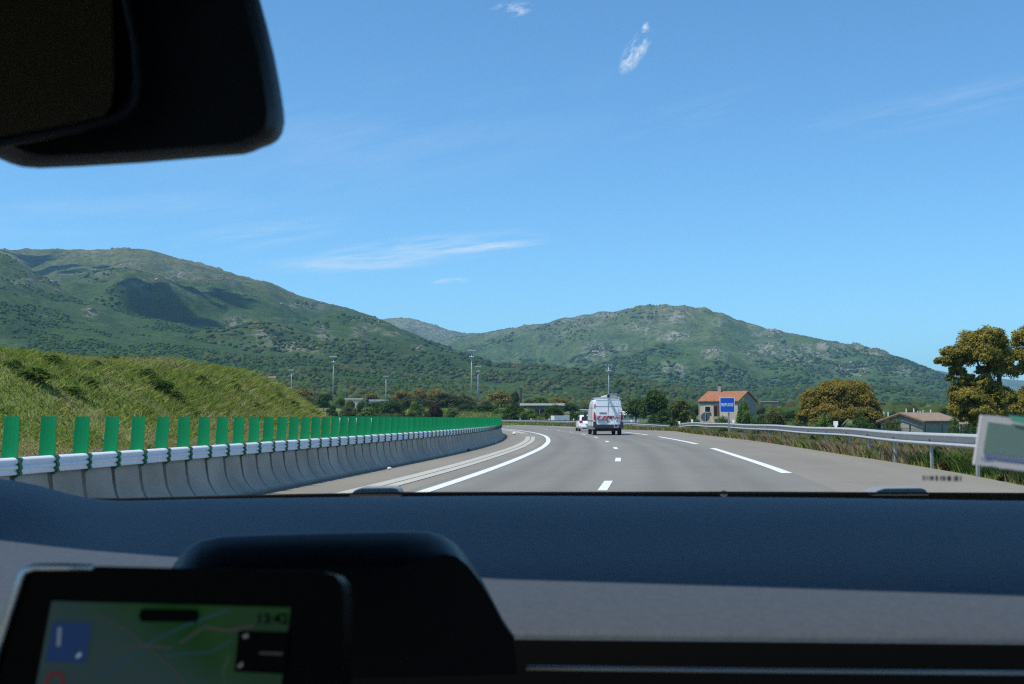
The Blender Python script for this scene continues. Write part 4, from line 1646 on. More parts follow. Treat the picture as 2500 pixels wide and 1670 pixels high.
def tile_mat(name, a, b):
    m = mat(name, a, 0.85, c2=b, scale=2.2, bump=0.3, detail=8)
    nt = m.node_tree
    N, L = nt.nodes, nt.links
    tc = N.new('ShaderNodeTexCoord')
    wv = N.new('ShaderNodeTexWave')
    wv.inputs['Scale'].default_value = 2.4
    wv.inputs['Distortion'].default_value = 0.6
    wv.bands_direction = 'X'
    L.new(tc.outputs['Object'], wv.inputs[0])
    bp = N.new('ShaderNodeBump')
    bp.inputs['Strength'].default_value = 0.8
    bp.inputs['Distance'].default_value = 0.06
    L.new(wv.outputs['Fac'], bp.inputs['Height'])
    L.new(bp.outputs[0], N['Principled BSDF'].inputs['Normal'])
    return m


TILE = tile_mat('terracotta_tiles', (0.29, 0.10, 0.04), (0.42, 0.185, 0.085))
TILE_O = tile_mat('old_tiles', (0.24, 0.165, 0.11), (0.36, 0.26, 0.18))


def gable_house(mb_wall, mb_roof, w, d, he, hr, over=0.3, th=0.14):
    """ridge along X; w along X, d along Y, front at -Y; origin centre of floor"""
    x, y = w / 2, d / 2
    mb_wall.add([(-x, -y, 0), (x, -y, 0), (x, y, 0), (-x, y, 0), (-x, -y, he), (x, -y, he), (x, y, he), (-x, y, he), (-x, 0, hr), (x, 0, hr)],
                [(0, 1, 5, 4), (2, 3, 7, 6), (1, 2, 6, 9, 5), (3, 0, 4, 8, 7)])
    sl = (hr - he) / y
    for s in (-1, 1):
        e0 = (he - over * sl) + .03
        a = [(-x - over, s * (y + over), e0), (x + over, s * (y + over), e0), (x + over, 0, hr + .03), (-x - over, 0, hr + .03)]
        b = [(p[0], p[1], p[2] + th) for p in a]
        mb_roof.add(a + b, [(0, 1, 2, 3), (4, 5, 6, 7), (0, 1, 5, 4), (2, 3, 7, 6), (1, 2, 6, 5), (3, 0, 4, 7)])


def build_house():
    Y = 190.0
    sc = Y / FPX
    # front-left corner px 1708, front/gable corner px 1801, rear gable corner px 1855
    a, b = P(1708, HOR, Y + 1.0), P(1801, HOR, Y - 2.2)
    front = Vector((b.x - a.x, b.y - a.y, 0))
    w = front.length
    ang = math.atan2(front.y, front.x)
    d = 9.0
    zb = P(1750, 1024, Y).z - .6
    he = P(1750, 980, Y).z - zb
    hr = P(1830, 957, Y + 2).z - zb
    mid = (a + b) / 2
    nb = Vector((-math.sin(ang), math.cos(ang), 0))
    c = mid + nb * d / 2
    root = empty('house', (c.x, c.y, zb), ang, 'cream house with orange tiled roof behind the refuge sign', 'house')
    mw, mr = MB(), MB()
    gable_house(mw, mr, w, d, he, hr, .25)
    wall = mw.obj('wall', [STUCCO], root)
    # gable wall set proud, its shade put into a darker grey
    g = MB()
    g.prism([(w / 2 + .004, -d / 2, 0), (w / 2 + .004, d / 2, 0), (w / 2 + .004, d / 2, he), (w / 2 + .004, 0, hr - .02), (w / 2 + .004, -d / 2, he)], (.03, 0, 0))
    g.obj('gable_wall', STUCCO_G, root)
    roof = mr.obj('roof', TILE, root)
    ch = MB()
    ch.box((-w * .20, -.3, hr + .35), (.5, .5, 1.3))
    cho = ch.obj('chimney', STUCCO_G, roof)
    cp = MB()
    cp.box((-w * .20, -.3, hr + 1.14), (.42, .42, .28))
    cp.obj('chimney_pot', DARKM, roof)
    x0 = -w / 2

    def fx(px):
        return x0 + (px - 1708) / (1801 - 1708) * w

    def fz(py):
        return P(1750, py, Y).z - zb
    fy = -d / 2
    bd = MB()
    bd.box((0, fy - .03, he - .28), (w - .1, .06, .5))
    bd.obj('eave_band', STUCCO_G, root)
    fr = MB()
    fr.box(((fx(1721) + fx(1736)) / 2, fy - .03, (fz(991) + fz(1008)) / 2), (fx(1736) - fx(1721), .06, fz(991) - fz(1008)))
    f = fr.obj('window', TRIMW, root)
    pn = MB()
    pn.box(((fx(1722.5) + fx(1734.5)) / 2, fy - .08, (fz(992.5) + fz(1005)) / 2), (fx(1734.5) - fx(1722.5), .04, fz(992.5) - fz(1005)))
    pn.obj('pane', PANE, f)
    sl = MB()
    sl.box(((fx(1720) + fx(1736)) / 2, fy - .12, fz(1007)), (fx(1736) - fx(1720), .2, .14))
    sl.obj('sill', STUCCO_G, f)
    po = MB()
    po.box(((fx(1743) + fx(1757)) / 2, fy - .03, (fz(989) + fz(1020)) / 2), (fx(1757) - fx(1743), .06, fz(989) - fz(1020)))
    po.obj('porch_frame', WOOD, root)
    dr = MB()
    dr.box(((fx(1745) + fx(1750.5)) / 2, fy - .08, (fz(992) + fz(1015)) / 2), (fx(1750.5) - fx(1745), .04, fz(992) - fz(1015)))
    dr.obj('door', PANE, root)
    lw = MB()
    lw.box(((fx(1743) + fx(1780)) / 2, fy - .25, fz(1017) - .2), (fx(1780) - fx(1743), .2, .45))
    lw.obj('porch_wall', STUCCO_G, root)
    gw = MB()
    gw.box((w / 2 + .05, 0.2, fz(974)), (.05, .35, .95))
    gw.obj('gable_window', PANE, root)
    dp = MB()
    dp.tube([(x0 - .03, fy - .05, 0), (x0 - .03, fy - .05, he)], .07, 6)
    dp.obj('drain_pipe', TRIMW, root)


def build_shed():
    Y = 112.0
    # gable front-left, roof slope to the right
    a, b = P(2150, HOR, Y + 2.0), P(2253, HOR, Y - 1.0)
    fr = Vector((b.x - a.x, b.y - a.y, 0))
    w = fr.length
    ang = math.atan2(fr.y, fr.x)
    ln = 7.6
    nb = Vector((-math.sin(ang), math.cos(ang), 0))
    c = (a + b) / 2 + nb * ln / 2
    zb = -1.9
    ridge = P(2200, 1010, Y).z - zb
    eave = P(2253, 1028, Y).z - zb
    root = empty('shed', (c.x, c.y, zb), ang + math.pi / 2, 'low stone shed with an old tiled gable roof behind the guard rail', 'shed')
    mw, mr = MB(), MB()
    gable_house(mw, mr, ln, w, eave, ridge, .32, .10)
    mw.obj('wall', STONE, root)
    mr.obj('roof', TILE_O, root)
    bg = MB()
    y = w / 2
    for s in (-1, 1):
        bg.prism([(-ln / 2 - .33, s * (y + .3), eave - .22), (-ln / 2 - .33, 0, ridge - .10), (-ln / 2 - .33, 0, ridge + .02), (-ln / 2 - .33, s * (y + .3), eave - .06)], (-.04, 0, 0))
    bg.obj('barge_board', WOOD, root)


build_house()
build_shed()


def build_shelter():
    Y = 250.0
    a, b = P(1270, 988, Y), P(1378, 988, Y)
    w = b.x - a.x
    zb = float(H((a.x + b.x) / 2, Y)) - .3
    zt = P(1300, 984.5, Y).z - zb
    root = empty('shelter', ((a.x + b.x) / 2, Y, zb), 0.0, 'flat roofed building with a white overhanging roof edge beyond the far guard rail', 'building')
    m = MB()
    m.box((0, 3, zt - .25), (w, 8, .45))
    m.obj('roof', WHITEW, root)
    m = MB()
    m.box((.6, 3.5, (zt - .5) / 2), (w * .76, 5.5, zt - .52))
    m.obj('wall', mat('shelter_wall', (.2, .18, .16), .9, var=.15, scale=1), root)
    m = MB()
    m.box((.4, .70, zt * .40), (w * .6, .06, zt * .38))
    m.obj('window', PANE, root)
    for i in range(6):
        m = MB()
        m.box((-w * .30 + i * w * .12, .45, zt * .3), (.12, .12, zt * .6))
        m.obj('post', WHITEW, root)


def low_house(name, px0, px1, ytop, ybase, Y, d, wallm, label, cat='house', roofm=None, rot=0.0, rh=0.35, group=None, nwin=0):
    a, b = P(px0, ybase, Y), P(px1, ybase, Y)
    w = b.x - a.x
    zt = P(px0, ytop, Y).z
    zb = min(a.z, float(H((a.x + b.x) / 2, Y)) + .5) - 1.0 if Y < 500 else a.z - 1.0
    root = empty(name, ((a.x + b.x) / 2, Y + d / 2, zb), rot, label, cat, group)
    h = zt - zb
    if roofm is None:
        m = MB()
        m.box((0, 0, (h - .25) / 2), (w, d, h - .25))
        m.obj('wall', wallm, root)
        m = MB()
        m.box((0, 0, h - .1), (w + .4, d + .4, .25))
        m.obj('roof', WHITEW, root)
    else:
        mw, mr = MB(), MB()
        hr = h
        he = h - (zt - a.z) * rh
        gable_house(mw, mr, w, d, he, hr, .2)
        mw.obj('wall', wallm, root)
        mr.obj('roof', roofm, root)
    for i in range(nwin):
        m = MB()
        m.box((-w / 2 + (i + .5) * w / nwin, -d / 2 - .04, h * .62), (w / nwin * .35, .06, h * .18))
        m.obj('window', PANE, root)
    return root


def build_far_buildings():
    build_shelter()
    low_house('house', 843, 884, 973, 993, 330, 8, STUCCO, 'cream low house with dark windows behind the small yellowish tree', nwin=3)
    low_house('house', 902, 945, 976, 986, 360, 7, WHITEW, 'long white flat roofed house left of the biggest dark bush')
    low_house('house', 1410, 1437, 999, 1010, 300, 7, WHITEW, 'pale yellowish low house just left of the van roof line', nwin=2)
    low_house('house', 1519, 1560, 1006, 1024, 230, 7, WHITEW, 'low white building just right of the van', roofm=WHITEW, rh=.45, nwin=3)
    g = 'houses on the far hillside'
    low_house('house', 653, 672, 919, 924, 900, 9, STUCCO, 'far house with a long pink red roof above the bank', roofm=TILE, rh=.7, group=g)
    low_house('house', 699, 707, 934, 938.5, 1000, 8, WHITEW, 'tiny white house left of the small floodlight mast', group=g)
    low_house('house', 722, 733, 941, 946, 900, 8, STUCCO, 'tiny cream house right of the small floodlight mast', group=g, roofm=TILE_O)
    low_house('house', 736, 742, 938, 944, 950, 8, STUCCO_G, 'tiny grey house beside the tiny cream house', group=g)
    low_house('house', 862, 868, 942, 945, 1000, 7, WHITEW, 'tiny white house alone on the wooded slope right of the left mast', group=g)
    low_house('house', 1641, 1654, 964, 972, 1100, 9, WHITEW, 'far house with a red roof highest of the hillside hamlet', roofm=TILE, rh=.5, group=g, nwin=2)
    low_house('house', 1669, 1680, 974, 980, 1100, 9, WHITEW, 'left white house of the hamlet row left of the tiled roof', group=g, nwin=2)
    low_house('house', 1682, 1692, 975, 980, 1120, 9, WHITEW, 'middle white house of the hamlet row left of the tiled roof', group=g, nwin=2)
    low_house('house', 1693, 1705, 974, 981, 1080, 9, STUCCO, 'right gabled house of the hamlet row next to the tiled roof', roofm=WHITEW, group=g)
    low_house('house', 1657, 1668, 973, 977, 1160, 9, STUCCO, 'small cream house at the left end of the hamlet row', roofm=TILE_O, group=g)
    low_house('house', 1857, 1902, 980.5, 983.5, 700, 9, mat('pink_stone', (.16, .12, .10), .9, var=.3, scale=.4), 'long low pinkish stone building right of the tiled house gable', roofm=TILE_O, rh=.4)
    low_house('house', 2300, 2322, 1017, 1024, 330, 8, STUCCO, 'far cream house seen past the right end of the shed roof', roofm=TILE_O)
    low_house('house', 2352, 2384, 1034, 1045, 170, 6, STUCCO, 'low cream house glimpsed between the big tree and the windscreen tag', roofm=TILE_O)
    B = lambda *a: tree_at(*a, cat='bush', group='bushes around the meadow')
    B('light', 849, 979, 26, 312, 'pale bush hiding the left half of the cream low house')
    B('green', 884, 977, 30, 312, 'dark bush hiding the right corner of the cream low house')
    B('green', 925, 978.5, 52, 335, 'long dark bush in front of the long white house, only its roof edge shows')
    B('light', 1425, 1004, 34, 270, 'pale bush in front of the low house left of the van')
    # white box trailer
    Y = 205
    a, b = P(1348, 1026, Y), P(1387, 1026, Y)
    zb = float(H((a.x + b.x) / 2, Y))
    zt = P(1360, 1015, Y).z
    t = empty('box_trailer', ((a.x + b.x) / 2, Y, zb), .25, 'plain white box trailer parked beyond the far guard rail', 'trailer')
    m = MB()
    m.box((0, 0, (zt - zb) / 2 + .2), (b.x - a.x, 2.2, zt - zb - .4))
    m.obj('box', WHITEW, t, bevel=.03)
    for sx in (-.6, .6):
        m = MB()
        m.tube([(sx, -1.15, .3), (sx, -1.0, .3)], .3, 12)
        m.obj('wheel', RUBBER, t)


build_far_buildings()

# ------------------------------------------------------------------ masts, poles, signs, fence
MASTM = mat('mast_steel', (0.36, 0.40, 0.43), 0.5, metal=.3, var=.08, scale=2)
LAMPM = mat('floodlight_body', (0.5, 0.52, 0.54), 0.4)
POLEW = mat('pole_wood', (0.07, 0.055, 0.04), 0.9, var=.3, scale=4)


def mast(px, ytop, ybase, Y, label, tiers=2, r=.28, lam=5):
    b = P(px, ybase, Y)
    zb = min(b.z, float(H(b.x, Y)))
    h = P(px, ytop, Y).z - zb
    root = empty('floodlight_mast', (b.x, Y, zb), 0, label, 'floodlight mast', 'floodlight masts of the sports ground')
    m = MB()
    m.tube([(0, 0, 0), (0, 0, h * .5), (0, 0, h)], [r, r * .8, r * .5], 10)
    m.obj('pole', MASTM, root, smooth=True)
    for t in range(tiers):
        z = h - .4 - t * 2.3
        bw = 1.5 if t == 0 else 0.8
        m = MB()
        m.box((0, 0, z), (bw * 1.6, .14, .14))
        m.obj('crossarm', MASTM, root)
        k = lam if t == 0 else 3
        for i in range(k):
            x = (i / (k - 1) - .5) * bw * 1.6
            m = MB()
            m.box((x, -.35, z + .35), (.52, .3, .45), rot=Matrix.Rotation(.5, 3, 'X'))
            m.obj('floodlight', LAMPM, root)
    return root


mast(813, 871, 996, 500, 'tall floodlight mast standing left beyond the end of the bank')
mast(1151, 856, 985, 430, 'tallest floodlight mast, left one of the close pair')
mast(1167, 895, 985, 560, 'shorter floodlight mast, right one of the close pair')
mast(942, 919, 985, 640, 'short floodlight mast between the left mast and the close pair', tiers=1)
mast(711, 904, 955, 640, 'small floodlight mast rising behind the grassy bank', tiers=1, r=.24)
mast(1486.5, 892, 1005, 480, 'floodlight mast rising from behind the van roof', r=.26, lam=3)


def wood_pole(px, ytop, ybase, Y, label):
    b = P(px, ybase, Y)
    zb = min(b.z, float(H(b.x, Y)))
    h = P(px, ytop, Y).z - zb
    m = MB()
    m.tube([(0, 0, 0), (0, 0, h)], [.17, .12], 8)
    m.box((0, 0, h - .25), (.5, .08, .1))
    o = m.obj('wooden_pole', POLEW)
    o.location = (b.x, Y, zb)
    tag(o, label, 'utility pole', 'wooden utility poles')


wood_pole(1270.5, 950, 1000, 300, 'thin left one of the two wooden poles by the flat white roof')
wood_pole(1273.2, 948, 1000, 285, 'thick right one of the two wooden poles by the flat white roof')
wood_pole(767.5, 940, 990, 340, 'lone dark wooden pole at the right end of the bank')

SIGNB = mat('sign_blue', (0.005, 0.105, 0.58), 0.35)
SIGNW = mat('sign_white', (0.74, 0.75, 0.76), 0.4)


def build_signs():
    Y = 72.0
    tl, br = P(1756.5, 970, Y), P(1794, 1007, Y)
    w, h = br.x - tl.x, tl.z - br.z
    cx, cz = (tl.x + br.x) / 2, (tl.z + br.z) / 2
    zb = float(H(cx, Y))
    root = empty('refuge_sign', (cx, Y, zb), R_(4), 'blue square road sign with white letters REFUGE on a grey post', 'road sign')
    cz -= zb

    def rsq(w, h, r, y):
        pts = []
        for (sx, sz, a0) in ((1, -1, -90), (1, 1, 0), (-1, 1, 90), (-1, -1, 180)):
            for k in range(5):
                a = R_(a0 + k * 22.5)
                pts.append((sx * (w / 2 - r) + math.cos(a) * r, y, cz + sz * (h / 2 - r) + math.sin(a) * r))
        return pts
    m = MB()
    m.prism(rsq(w, h, .045, -.02), (0, .025, 0))
    m.obj('border', SIGNW, root)
    m = MB()
    m.prism(rsq(w * .905, h * .905, .03, -.026), (0, .0055, 0))
    m.obj('panel', SIGNB, root)
    me = text_mesh('lettering', 'REFUGE', .245, SIGNW, .002, .03)
    me.transform(Matrix.Diagonal((.84, 1, 1, 1)))
    o = link('lettering', me, root)
    for v in me.vertices:
        pass
    xs = [v.co.x for v in me.vertices]
    sc_ = w * .80 / (max(xs) - min(xs))
    o.scale = (sc_, 1, sc_ * 1.0)
    o.location = (0, -.0290, cz)
    m = MB()
    m.box((0.12 * w, .05, (cz + h * .3) / 2), (.085, .06, cz + h * .3))
    m.obj('post', GALV_D, root)
    # back of a round sign
    Y = 101.0
    c = P(1722, 1018.5, Y)
    zb = float(H(c.x, Y))
    r = 11 / FPX * Y
    root = empty('round_sign', (c.x, Y, zb), R_(-6), 'grey back of a round road sign left of the refuge sign', 'road sign')
    m = MB()
    m.tube([(0, .0, c.z - zb), (0, .035, c.z - zb)], r, 28)
    m.obj('disc', mat('sign_back', (.10, .125, .15), .5, metal=.2, var=.15, scale=4), root)
    m = MB()
    m.box((0, -.05, (c.z - zb + r * .9) / 2), (.07, .05, c.z - zb + r * .9))
    m.obj('post', GALV_D, root)


build_signs()


def build_fence():
    FM = mat('fence_wire', (.03, .075, .05), .5, metal=.2)
    root = empty('mesh_fence', (0, 0, 0), 0, 'green wire mesh fence with slim posts behind the right guard rail', 'fence')
    pts = []
    for y in np.arange(38, 112, 0.125):
        pts.append((float(fE(y)) + 4.4 + 0.02 * (y - 38), y))
    m = MB()
    for i, (x, y) in enumerate(pts):
        z = float(H(x, y))
        m.box((x, y, z + 1.05), (.007, .007, 2.1))
    for k in range(11):
        for a, b in zip(pts[:-8:8], pts[8::8]):
            za, zb = float(H(*a)), float(H(*b))
            m.tube([(a[0], a[1], za + .1 + k * .2), (b[0], b[1], zb + .1 + k * .2)], .0045, 4, cap=False)
    m.obj('wire_mesh', FM, root)
    for i in range(4, len(pts), 20):
        x, y = pts[i]
        z = float(H(x, y))
        p = MB()
        p.box((x, y, z + 1.1), (.05, .05, 2.25))
        p.obj('post', mat('fence_post', (.025, .04, .035), .6) if i == 4 else bpy.data.materials['fence_post'], root)
    # blue-green sports fence right of the van
    fm2 = mat('sports_fence', (.12, .22, .22), .5)
    root = empty('sports_fence', (0, 0, 0), 0, 'pale blue green fence of slim posts beside the low white building', 'fence')
    a, b = P(1519, 1022, 222), P(1586, 1022, 212)
    for i in range(16):
        t = i / 15
        p = a.lerp(b, t)
        z = float(H(p.x, p.y))
        m = MB()
        m.box((p.x, p.y, z + (P(1550, 1008, p.y).z - z) / 2), (.06, .06, P(1550, 1008, p.y).z - z))
        m.obj('post', fm2, root)
    m = MB()
    for k in range(5):
        z = P(1550, 1010 + k * 3, 217).z
        m.tube([(a.x, a.y, z), (b.x, b.y, z)], .02, 4)
    m.obj('wire', fm2, root)
    # thin white poles behind the shed
    for i, (px, yt) in enumerate(((2158.5, 1004.5), (2168.7, 1005.5), (2213, 998), (2231.5, 997.5), (2241, 1003), (2247, 1004), (2254, 1001), (2272.5, 1000.5), (2279.5, 1008), (2286, 1009))):
        Y = 262 + (i % 3) * 10
        b = P(px, 1022, Y)
        zt = P(px, yt, Y).z
        z = float(H(b.x, Y))
        m = MB()
        m.tube([(0, 0, 0), (0, 0, zt - z)], .14 if i in (0, 1, 2, 3, 7) else .09, 6)
        m.box((0, 0, zt - z - .1), (.45, .1, .08))
        o = m.obj('white_pole', SIGNW)
        o.location = (b.x, Y, z)
        w = ['leftmost white pole, left of the shed ridge', 'white pole second from the left, left of the shed ridge', 'white pole just right of the shed ridge', 'thick white pole second right of the shed ridge', 'slim white pole third right of the shed ridge',
             'slim white pole fourth right of the shed ridge', 'taller slim pole left of the thick right pole', 'thick white pole above the right half of the shed roof', 'short slim pole right of the thick right pole', 'rightmost short slim pole behind the shed roof'][i]
        tag(o, w, 'pole', 'thin white poles behind the shed')


build_fence()

# litter by the barrier
def litter(px, py, s, label, c):
    d = ray(px, py)
    p = Vector((0, 0, CH)) + d * (-CH / d.z)
    m = MB()
    v, f = ICO1
    r = random.Random(int(px))
    m.add([(a * s * r.uniform(.7, 1.2), b * s * r.uniform(.5, 1), e * s * .5 + s * .35) for a, b, e in v], [tuple(q) for q in f])
    o = m.obj('litter', mat('litter_%d' % px, c, .7))
    o.name = 'litter'
    o.location = (p.x, p.y, .01)
    tag(o, label, 'litter', 'litter beside the road')


litter(1255, 1061, .22, 'crumpled white litter near the end of the concrete barrier', (.6, .57, .52))
litter(1143, 1101.5, .10, 'dark small litter at the foot of the barrier', (.08, .07, .06))
litter(1210, 1083, .08, 'small pale scrap at the barrier foot near its far end', (.5, .48, .45))
litter(950, 1147, .07, 'small white scrap at the barrier foot close to us', (.6, .6, .58))
litter(1815, 1068, .10, 'white scrap lying in the weeds under the right rail', (.65, .68, .7))

# ------------------------------------------------------------------ vehicles
RED = mat('red_lens', (0.42, 0.012, 0.015), 0.25)
REDB_ = mat('chevron_red', (0.48, 0.012, 0.018), 0.45)
WBAND = mat('chevron_white', (0.55, 0.56, 0.58), 0.45)
SEAM = mat('seam', (0.10, 0.105, 0.115), 0.7)
RIM = mat('wheel_rim', (0.32, 0.33, 0.34), 0.4, metal=.5)


def wheel(parent, x, y, r, w, rimc=RIM):
    m = MB()
    m.tube([(x - w / 2, y, r), (x - w / 2 + .03, y, r), (x + w / 2 - .03, y, r), (x + w / 2, y, r)], [r - .03, r, r, r - .03], 22)
    o = m.obj('wheel', RUBBER, parent, smooth=False)
    m = MB()
    s = -1 if x < 0 else 1
    m.tube([(x + s * (w / 2 - .02), y, r), (x + s * (w / 2 + .008), y, r)], r * .6, 16)
    m.obj('rim', rimc, o)
    return o


def build_van():
    Y = 82.0
    X = P(1485, HOR, Y).x
    root = empty('van', (X, Y, 0), R_(1.0), 'white high roofed van with a ladder on its red and white striped rear doors', 'van')

    def sec(y, w, zb, zt, lean=0.0):
        pts = [(w * .96, zb), (w, zb + .15), (w, 1.15), (w * .985, 1.6), (w * .93, min(2.05, zt - .28)), (w * .88, zt - .16), (w * .80, zt - .05), (w * .5, zt), (0, zt + .02)]
        pts = [(a, min(b, zt + .02)) for a, b in pts]
        full = pts + [(-a, b) for a, b in reversed(pts[:-1])]
        return [(a, y + lean * max(0, (b - .9)), b) for a, b in full]
    rings = [sec(0.0, 1.0, .45, 2.47, .05), sec(.12, 1.02, .42, 2.5, .02), sec(1.5, 1.025, .40, 2.52), sec(3.6, 1.025, .40, 2.52), sec(4.4, 1.02, .40, 2.46), sec(4.9, 1.0, .40, 2.05), sec(5.4, .98, .38, 1.5), sec(5.95, .9, .35, 1.05), sec(6.05, .8, .4, .8)]
    m = MB()
    m.loft(rings)
    m.obj('body', WHITE_PAINT, root, smooth=True).data
    b = root.children[0]
    es = b.modifiers.new('es', 'EDGE_SPLIT')
    es.split_angle = R_(40)

    def ry(z):
        return .05 * max(0, z - .9)
    # rear doors
    for s in (-1, 1):
        m = MB()
        x0, x1 = .012, .90

        def q(x, z, wz=1.0):
            return (s * x, ry(z) - .022, z)
        pr = [q(x0, .74), q(x1, .74), q(x1 * .995, 1.2), q(x1 * .96, 1.8), q(x1 * .90, 2.2), q(x1 * .82, 2.33), q(x0, 2.36)]
        m.prism(pr, (0, .03, 0))
        d = m.obj('rear_door', WHITE_PAINT, root)
        m = MB()
        m.box((s * .44, ry(1.98) - .026, 1.98), (.84, .012, .022))
        m.box((s * .44, ry(1.42) - .026, 1.33), (.86, .014, .02))
        m.obj('door_seam', SEAM, d)
    m = MB()
    m.box((0, ry(1.6) - .016, 1.55), (.022, .02, 1.62))
    m.obj('door_gap', SEAM, root)
    # chevrons
    m = MB()
    z0, z1 = 1.12, 1.32
    m.box((0, ry(1.2) - .034, (z0 + z1) / 2), (1.66, .01, z1 - z0), 0)
    for xc, s in ((-.66, 1), (-.28, 1), (-.06, 1), (.08, -1), (.40, -1), (.62, -1)):
        w, sk = .16, .16 * s
        m.prism([(xc - w / 2 - sk / 2, ry(1.2) - .0405, z0 + .008), (xc + w / 2 - sk / 2, ry(1.2) - .0405, z0 + .008), (xc + w / 2 + sk / 2, ry(1.2) - .0405, z1 - .008), (xc - w / 2 + sk / 2, ry(1.2) - .0405, z1 - .008)], (0, .003, 0), 1)
    m.obj('chevron_band', [WBAND, REDB_], root)
    m = MB()
    m.box((.19, ry(1.2) - .05, 1.22), (.13, .04, .17))
    m.obj('door_handle', BLACK_PL, root, bevel=.01)
    for s in (-1, 1):
        m = MB()
        m.prism([(s * .86, -.05, .82), (s * 1.0, -.02, .82), (s * 1.015, -.02, 1.2), (s * .99, .0, 1.6), (s * .93, -.02, 1.6), (s * .86, -.05, 1.25)], (0, .07, 0))
        t = m.obj('tail_light', RED, root, bevel=.012)
        m = MB()
        m.box((s * .955, -.03, .98), (.07, .02, .12))
        m.obj('reversing_lens', WBAND, t)
        m = MB()
        m.box((s * .93, .035, 2.02), (.05, .04, .26), rot=Matrix.Rotation(-.12 * s, 3, 'Y'))
        m.obj('high_tail_light', RED, root)
    # rear bumper and dark sills
    m = MB()
    m.box((0, -.06, .60), (1.9, .16, .26))
    m.box((-.93, .06, .72), (.2, .3, .42))
    m.box((.93, .06, .72), (.2, .3, .42))
    m.box((0, .02, .44), (1.82, .14, .05))
    m.obj('bumper', BLACK_PL, root, bevel=.03)
    for s in (-1, 1):
        m = MB()
        m.box((s * 1.03, 3.0, .52), (.02, 5.2, .26))
        m.box((s * 1.035, 3.0, 1.0), (.02, 5.0, .07), 0)
        m.obj('side_moulding', BLACK_PL if s > 0 else mat('side_grey', (.16, .17, .17), .6), root)
        m = MB()
        m.box((s * 1.028, 2.8, 1.95), (.012, 5.0, .02))
        m.box((s * 1.03, 1.6, 1.4), (.012, .02, 1.5))
        m.obj('side_seam', SEAM, root)
    m = MB()
    m.box((0, 3.0, .38), (1.6, 5.4, .2))
    m.obj('underbody', DARKM, root)
    for x in (-.86, .86):
        for y in (.95, 4.95):
            wheel(root, x, y, .35, .24)
    # plate and marks too small to read
    m = MB()
    m.box((-.38, ry(.98) - .034, .99), (.70, .016, .20))
    m.obj('plate_recess', mat('plate_recess', (.09, .11, .16), .5), root)
    m = MB()
    m.box((-.40, ry(.95) - .05, .94), (.54, .012, .11))
    pl = m.obj('number_plate', SIGNW, root)
    m = MB()
    rr = random.Random(3)
    x = -.62
    while x < -.2:
        w = rr.uniform(.025, .045)
        m.box((x, ry(.95) - .058, .94), (w, .006, .07))
        x += w + .022
    m.obj('plate_mark', mat('plate_ink', (.05, .06, .09), .6), pl)
    m = MB()
    x = -.58
    while x < -.12:
        for k in (-1, 1):
            m.box((x, ry(1.5) - .030, 1.52), (.018, .008, .12), rot=Matrix.Rotation(k * rr.choice((.0, .35, .5)), 3, 'Y'))
        m.box((x + .02, ry(1.5) - .030, 1.52 + rr.choice((-.045, .045))), (.04, .0085, .02))
        x += .065
    m.obj('lettering', mat('door_ink', (.07, .06, .075), .6), root)
    m = MB()
    m.box((.07, ry(.95) - .034, .97), (.07, .012, .10), rot=Matrix.Rotation(.78, 3, 'Y'))
    m.obj('badge', RIM, root)
    m = MB()
    m.box((.62, ry(1.0) - .034, 1.01), (.18, .01, .13))
    m.obj('sticker', mat('pale_green_sticker', (.32, .48, .42), .5), root)
    # roof rack
    m = MB()
    for y in (.12, 1.4, 2.7, 3.9):
        m.tube([(-.80, y, 2.52), (-.80, y, 2.60), (.84, y, 2.60), (.84, y, 2.50)], .022, 6)
    for x in (-.80, .84):
        m.tube([(x, .05, 2.60), (x, 4.0, 2.60)], .02, 6)
    m.tube([(-.95, .06, 2.50), (-.3, .03, 2.56), (.95, .06, 2.54)], .018, 6)
    m.tube([(.05, 0.1, 2.66), (.05, .1, 2.84), (.60, .1, 2.84), (.60, .1, 2.6)], .02, 6)
    m.box((.33, .6, 2.70), (.5, 1.0, .22))
    m.tube([(.68, 0, 2.56), (.78, -.02, 2.68), (.84, 0, 2.60)], .02, 6)
    m.obj('roof_rack', mat('rack_steel', (.42, .44, .46), .4, metal=.4), root)
    m = MB()
    m.tube([(-.02, -.42, 2.70), (-.06, 4.0, 2.66)], .10, 14, cap=False)
    m.tube([(-.02, -.42, 2.70), (-.06, 4.0, 2.66)], .085, 14, cap=False)
    m.obj('pipe_carrier', mat('pipe_grey', (.5, .5, .48), .5), root)
    m = MB()
    m.tube([(-.02, -.30, 2.70), (-.02, -.29, 2.70)], .088, 14)
    m.obj('pipe_mouth', DARKM, root)
    # ladder
    m = MB()
    for x0, x1 in ((.42, .40), (.70, .66)):
        m.tube([(x0, -.02, 2.52), (x0, -.14, 2.46), (x0 - .01, -.15, 2.2), (x1, -.15, .52)], .019, 6)
    for k in range(8):
        z = .55 + k * .245
        t = (z - .5) / 2
        m.tube([(.40 + .02 * t, -.15, z), (.66 + .04 * t, -.15, z)], .016, 6)
    m.obj('ladder', mat('ladder_alu', (.62, .64, .66), .35, metal=.3), root)
    for s in (-1, 1):
        m = MB()
        m.box((s * 1.19, 4.95, 1.42), (.22, .12, .36))
        m.tube([(s * .98, 5.0, 1.32), (s * 1.16, 5.0, 1.32)], .03, 6)
        m.obj('side_mirror', BLACK_PL, root, bevel=.03)


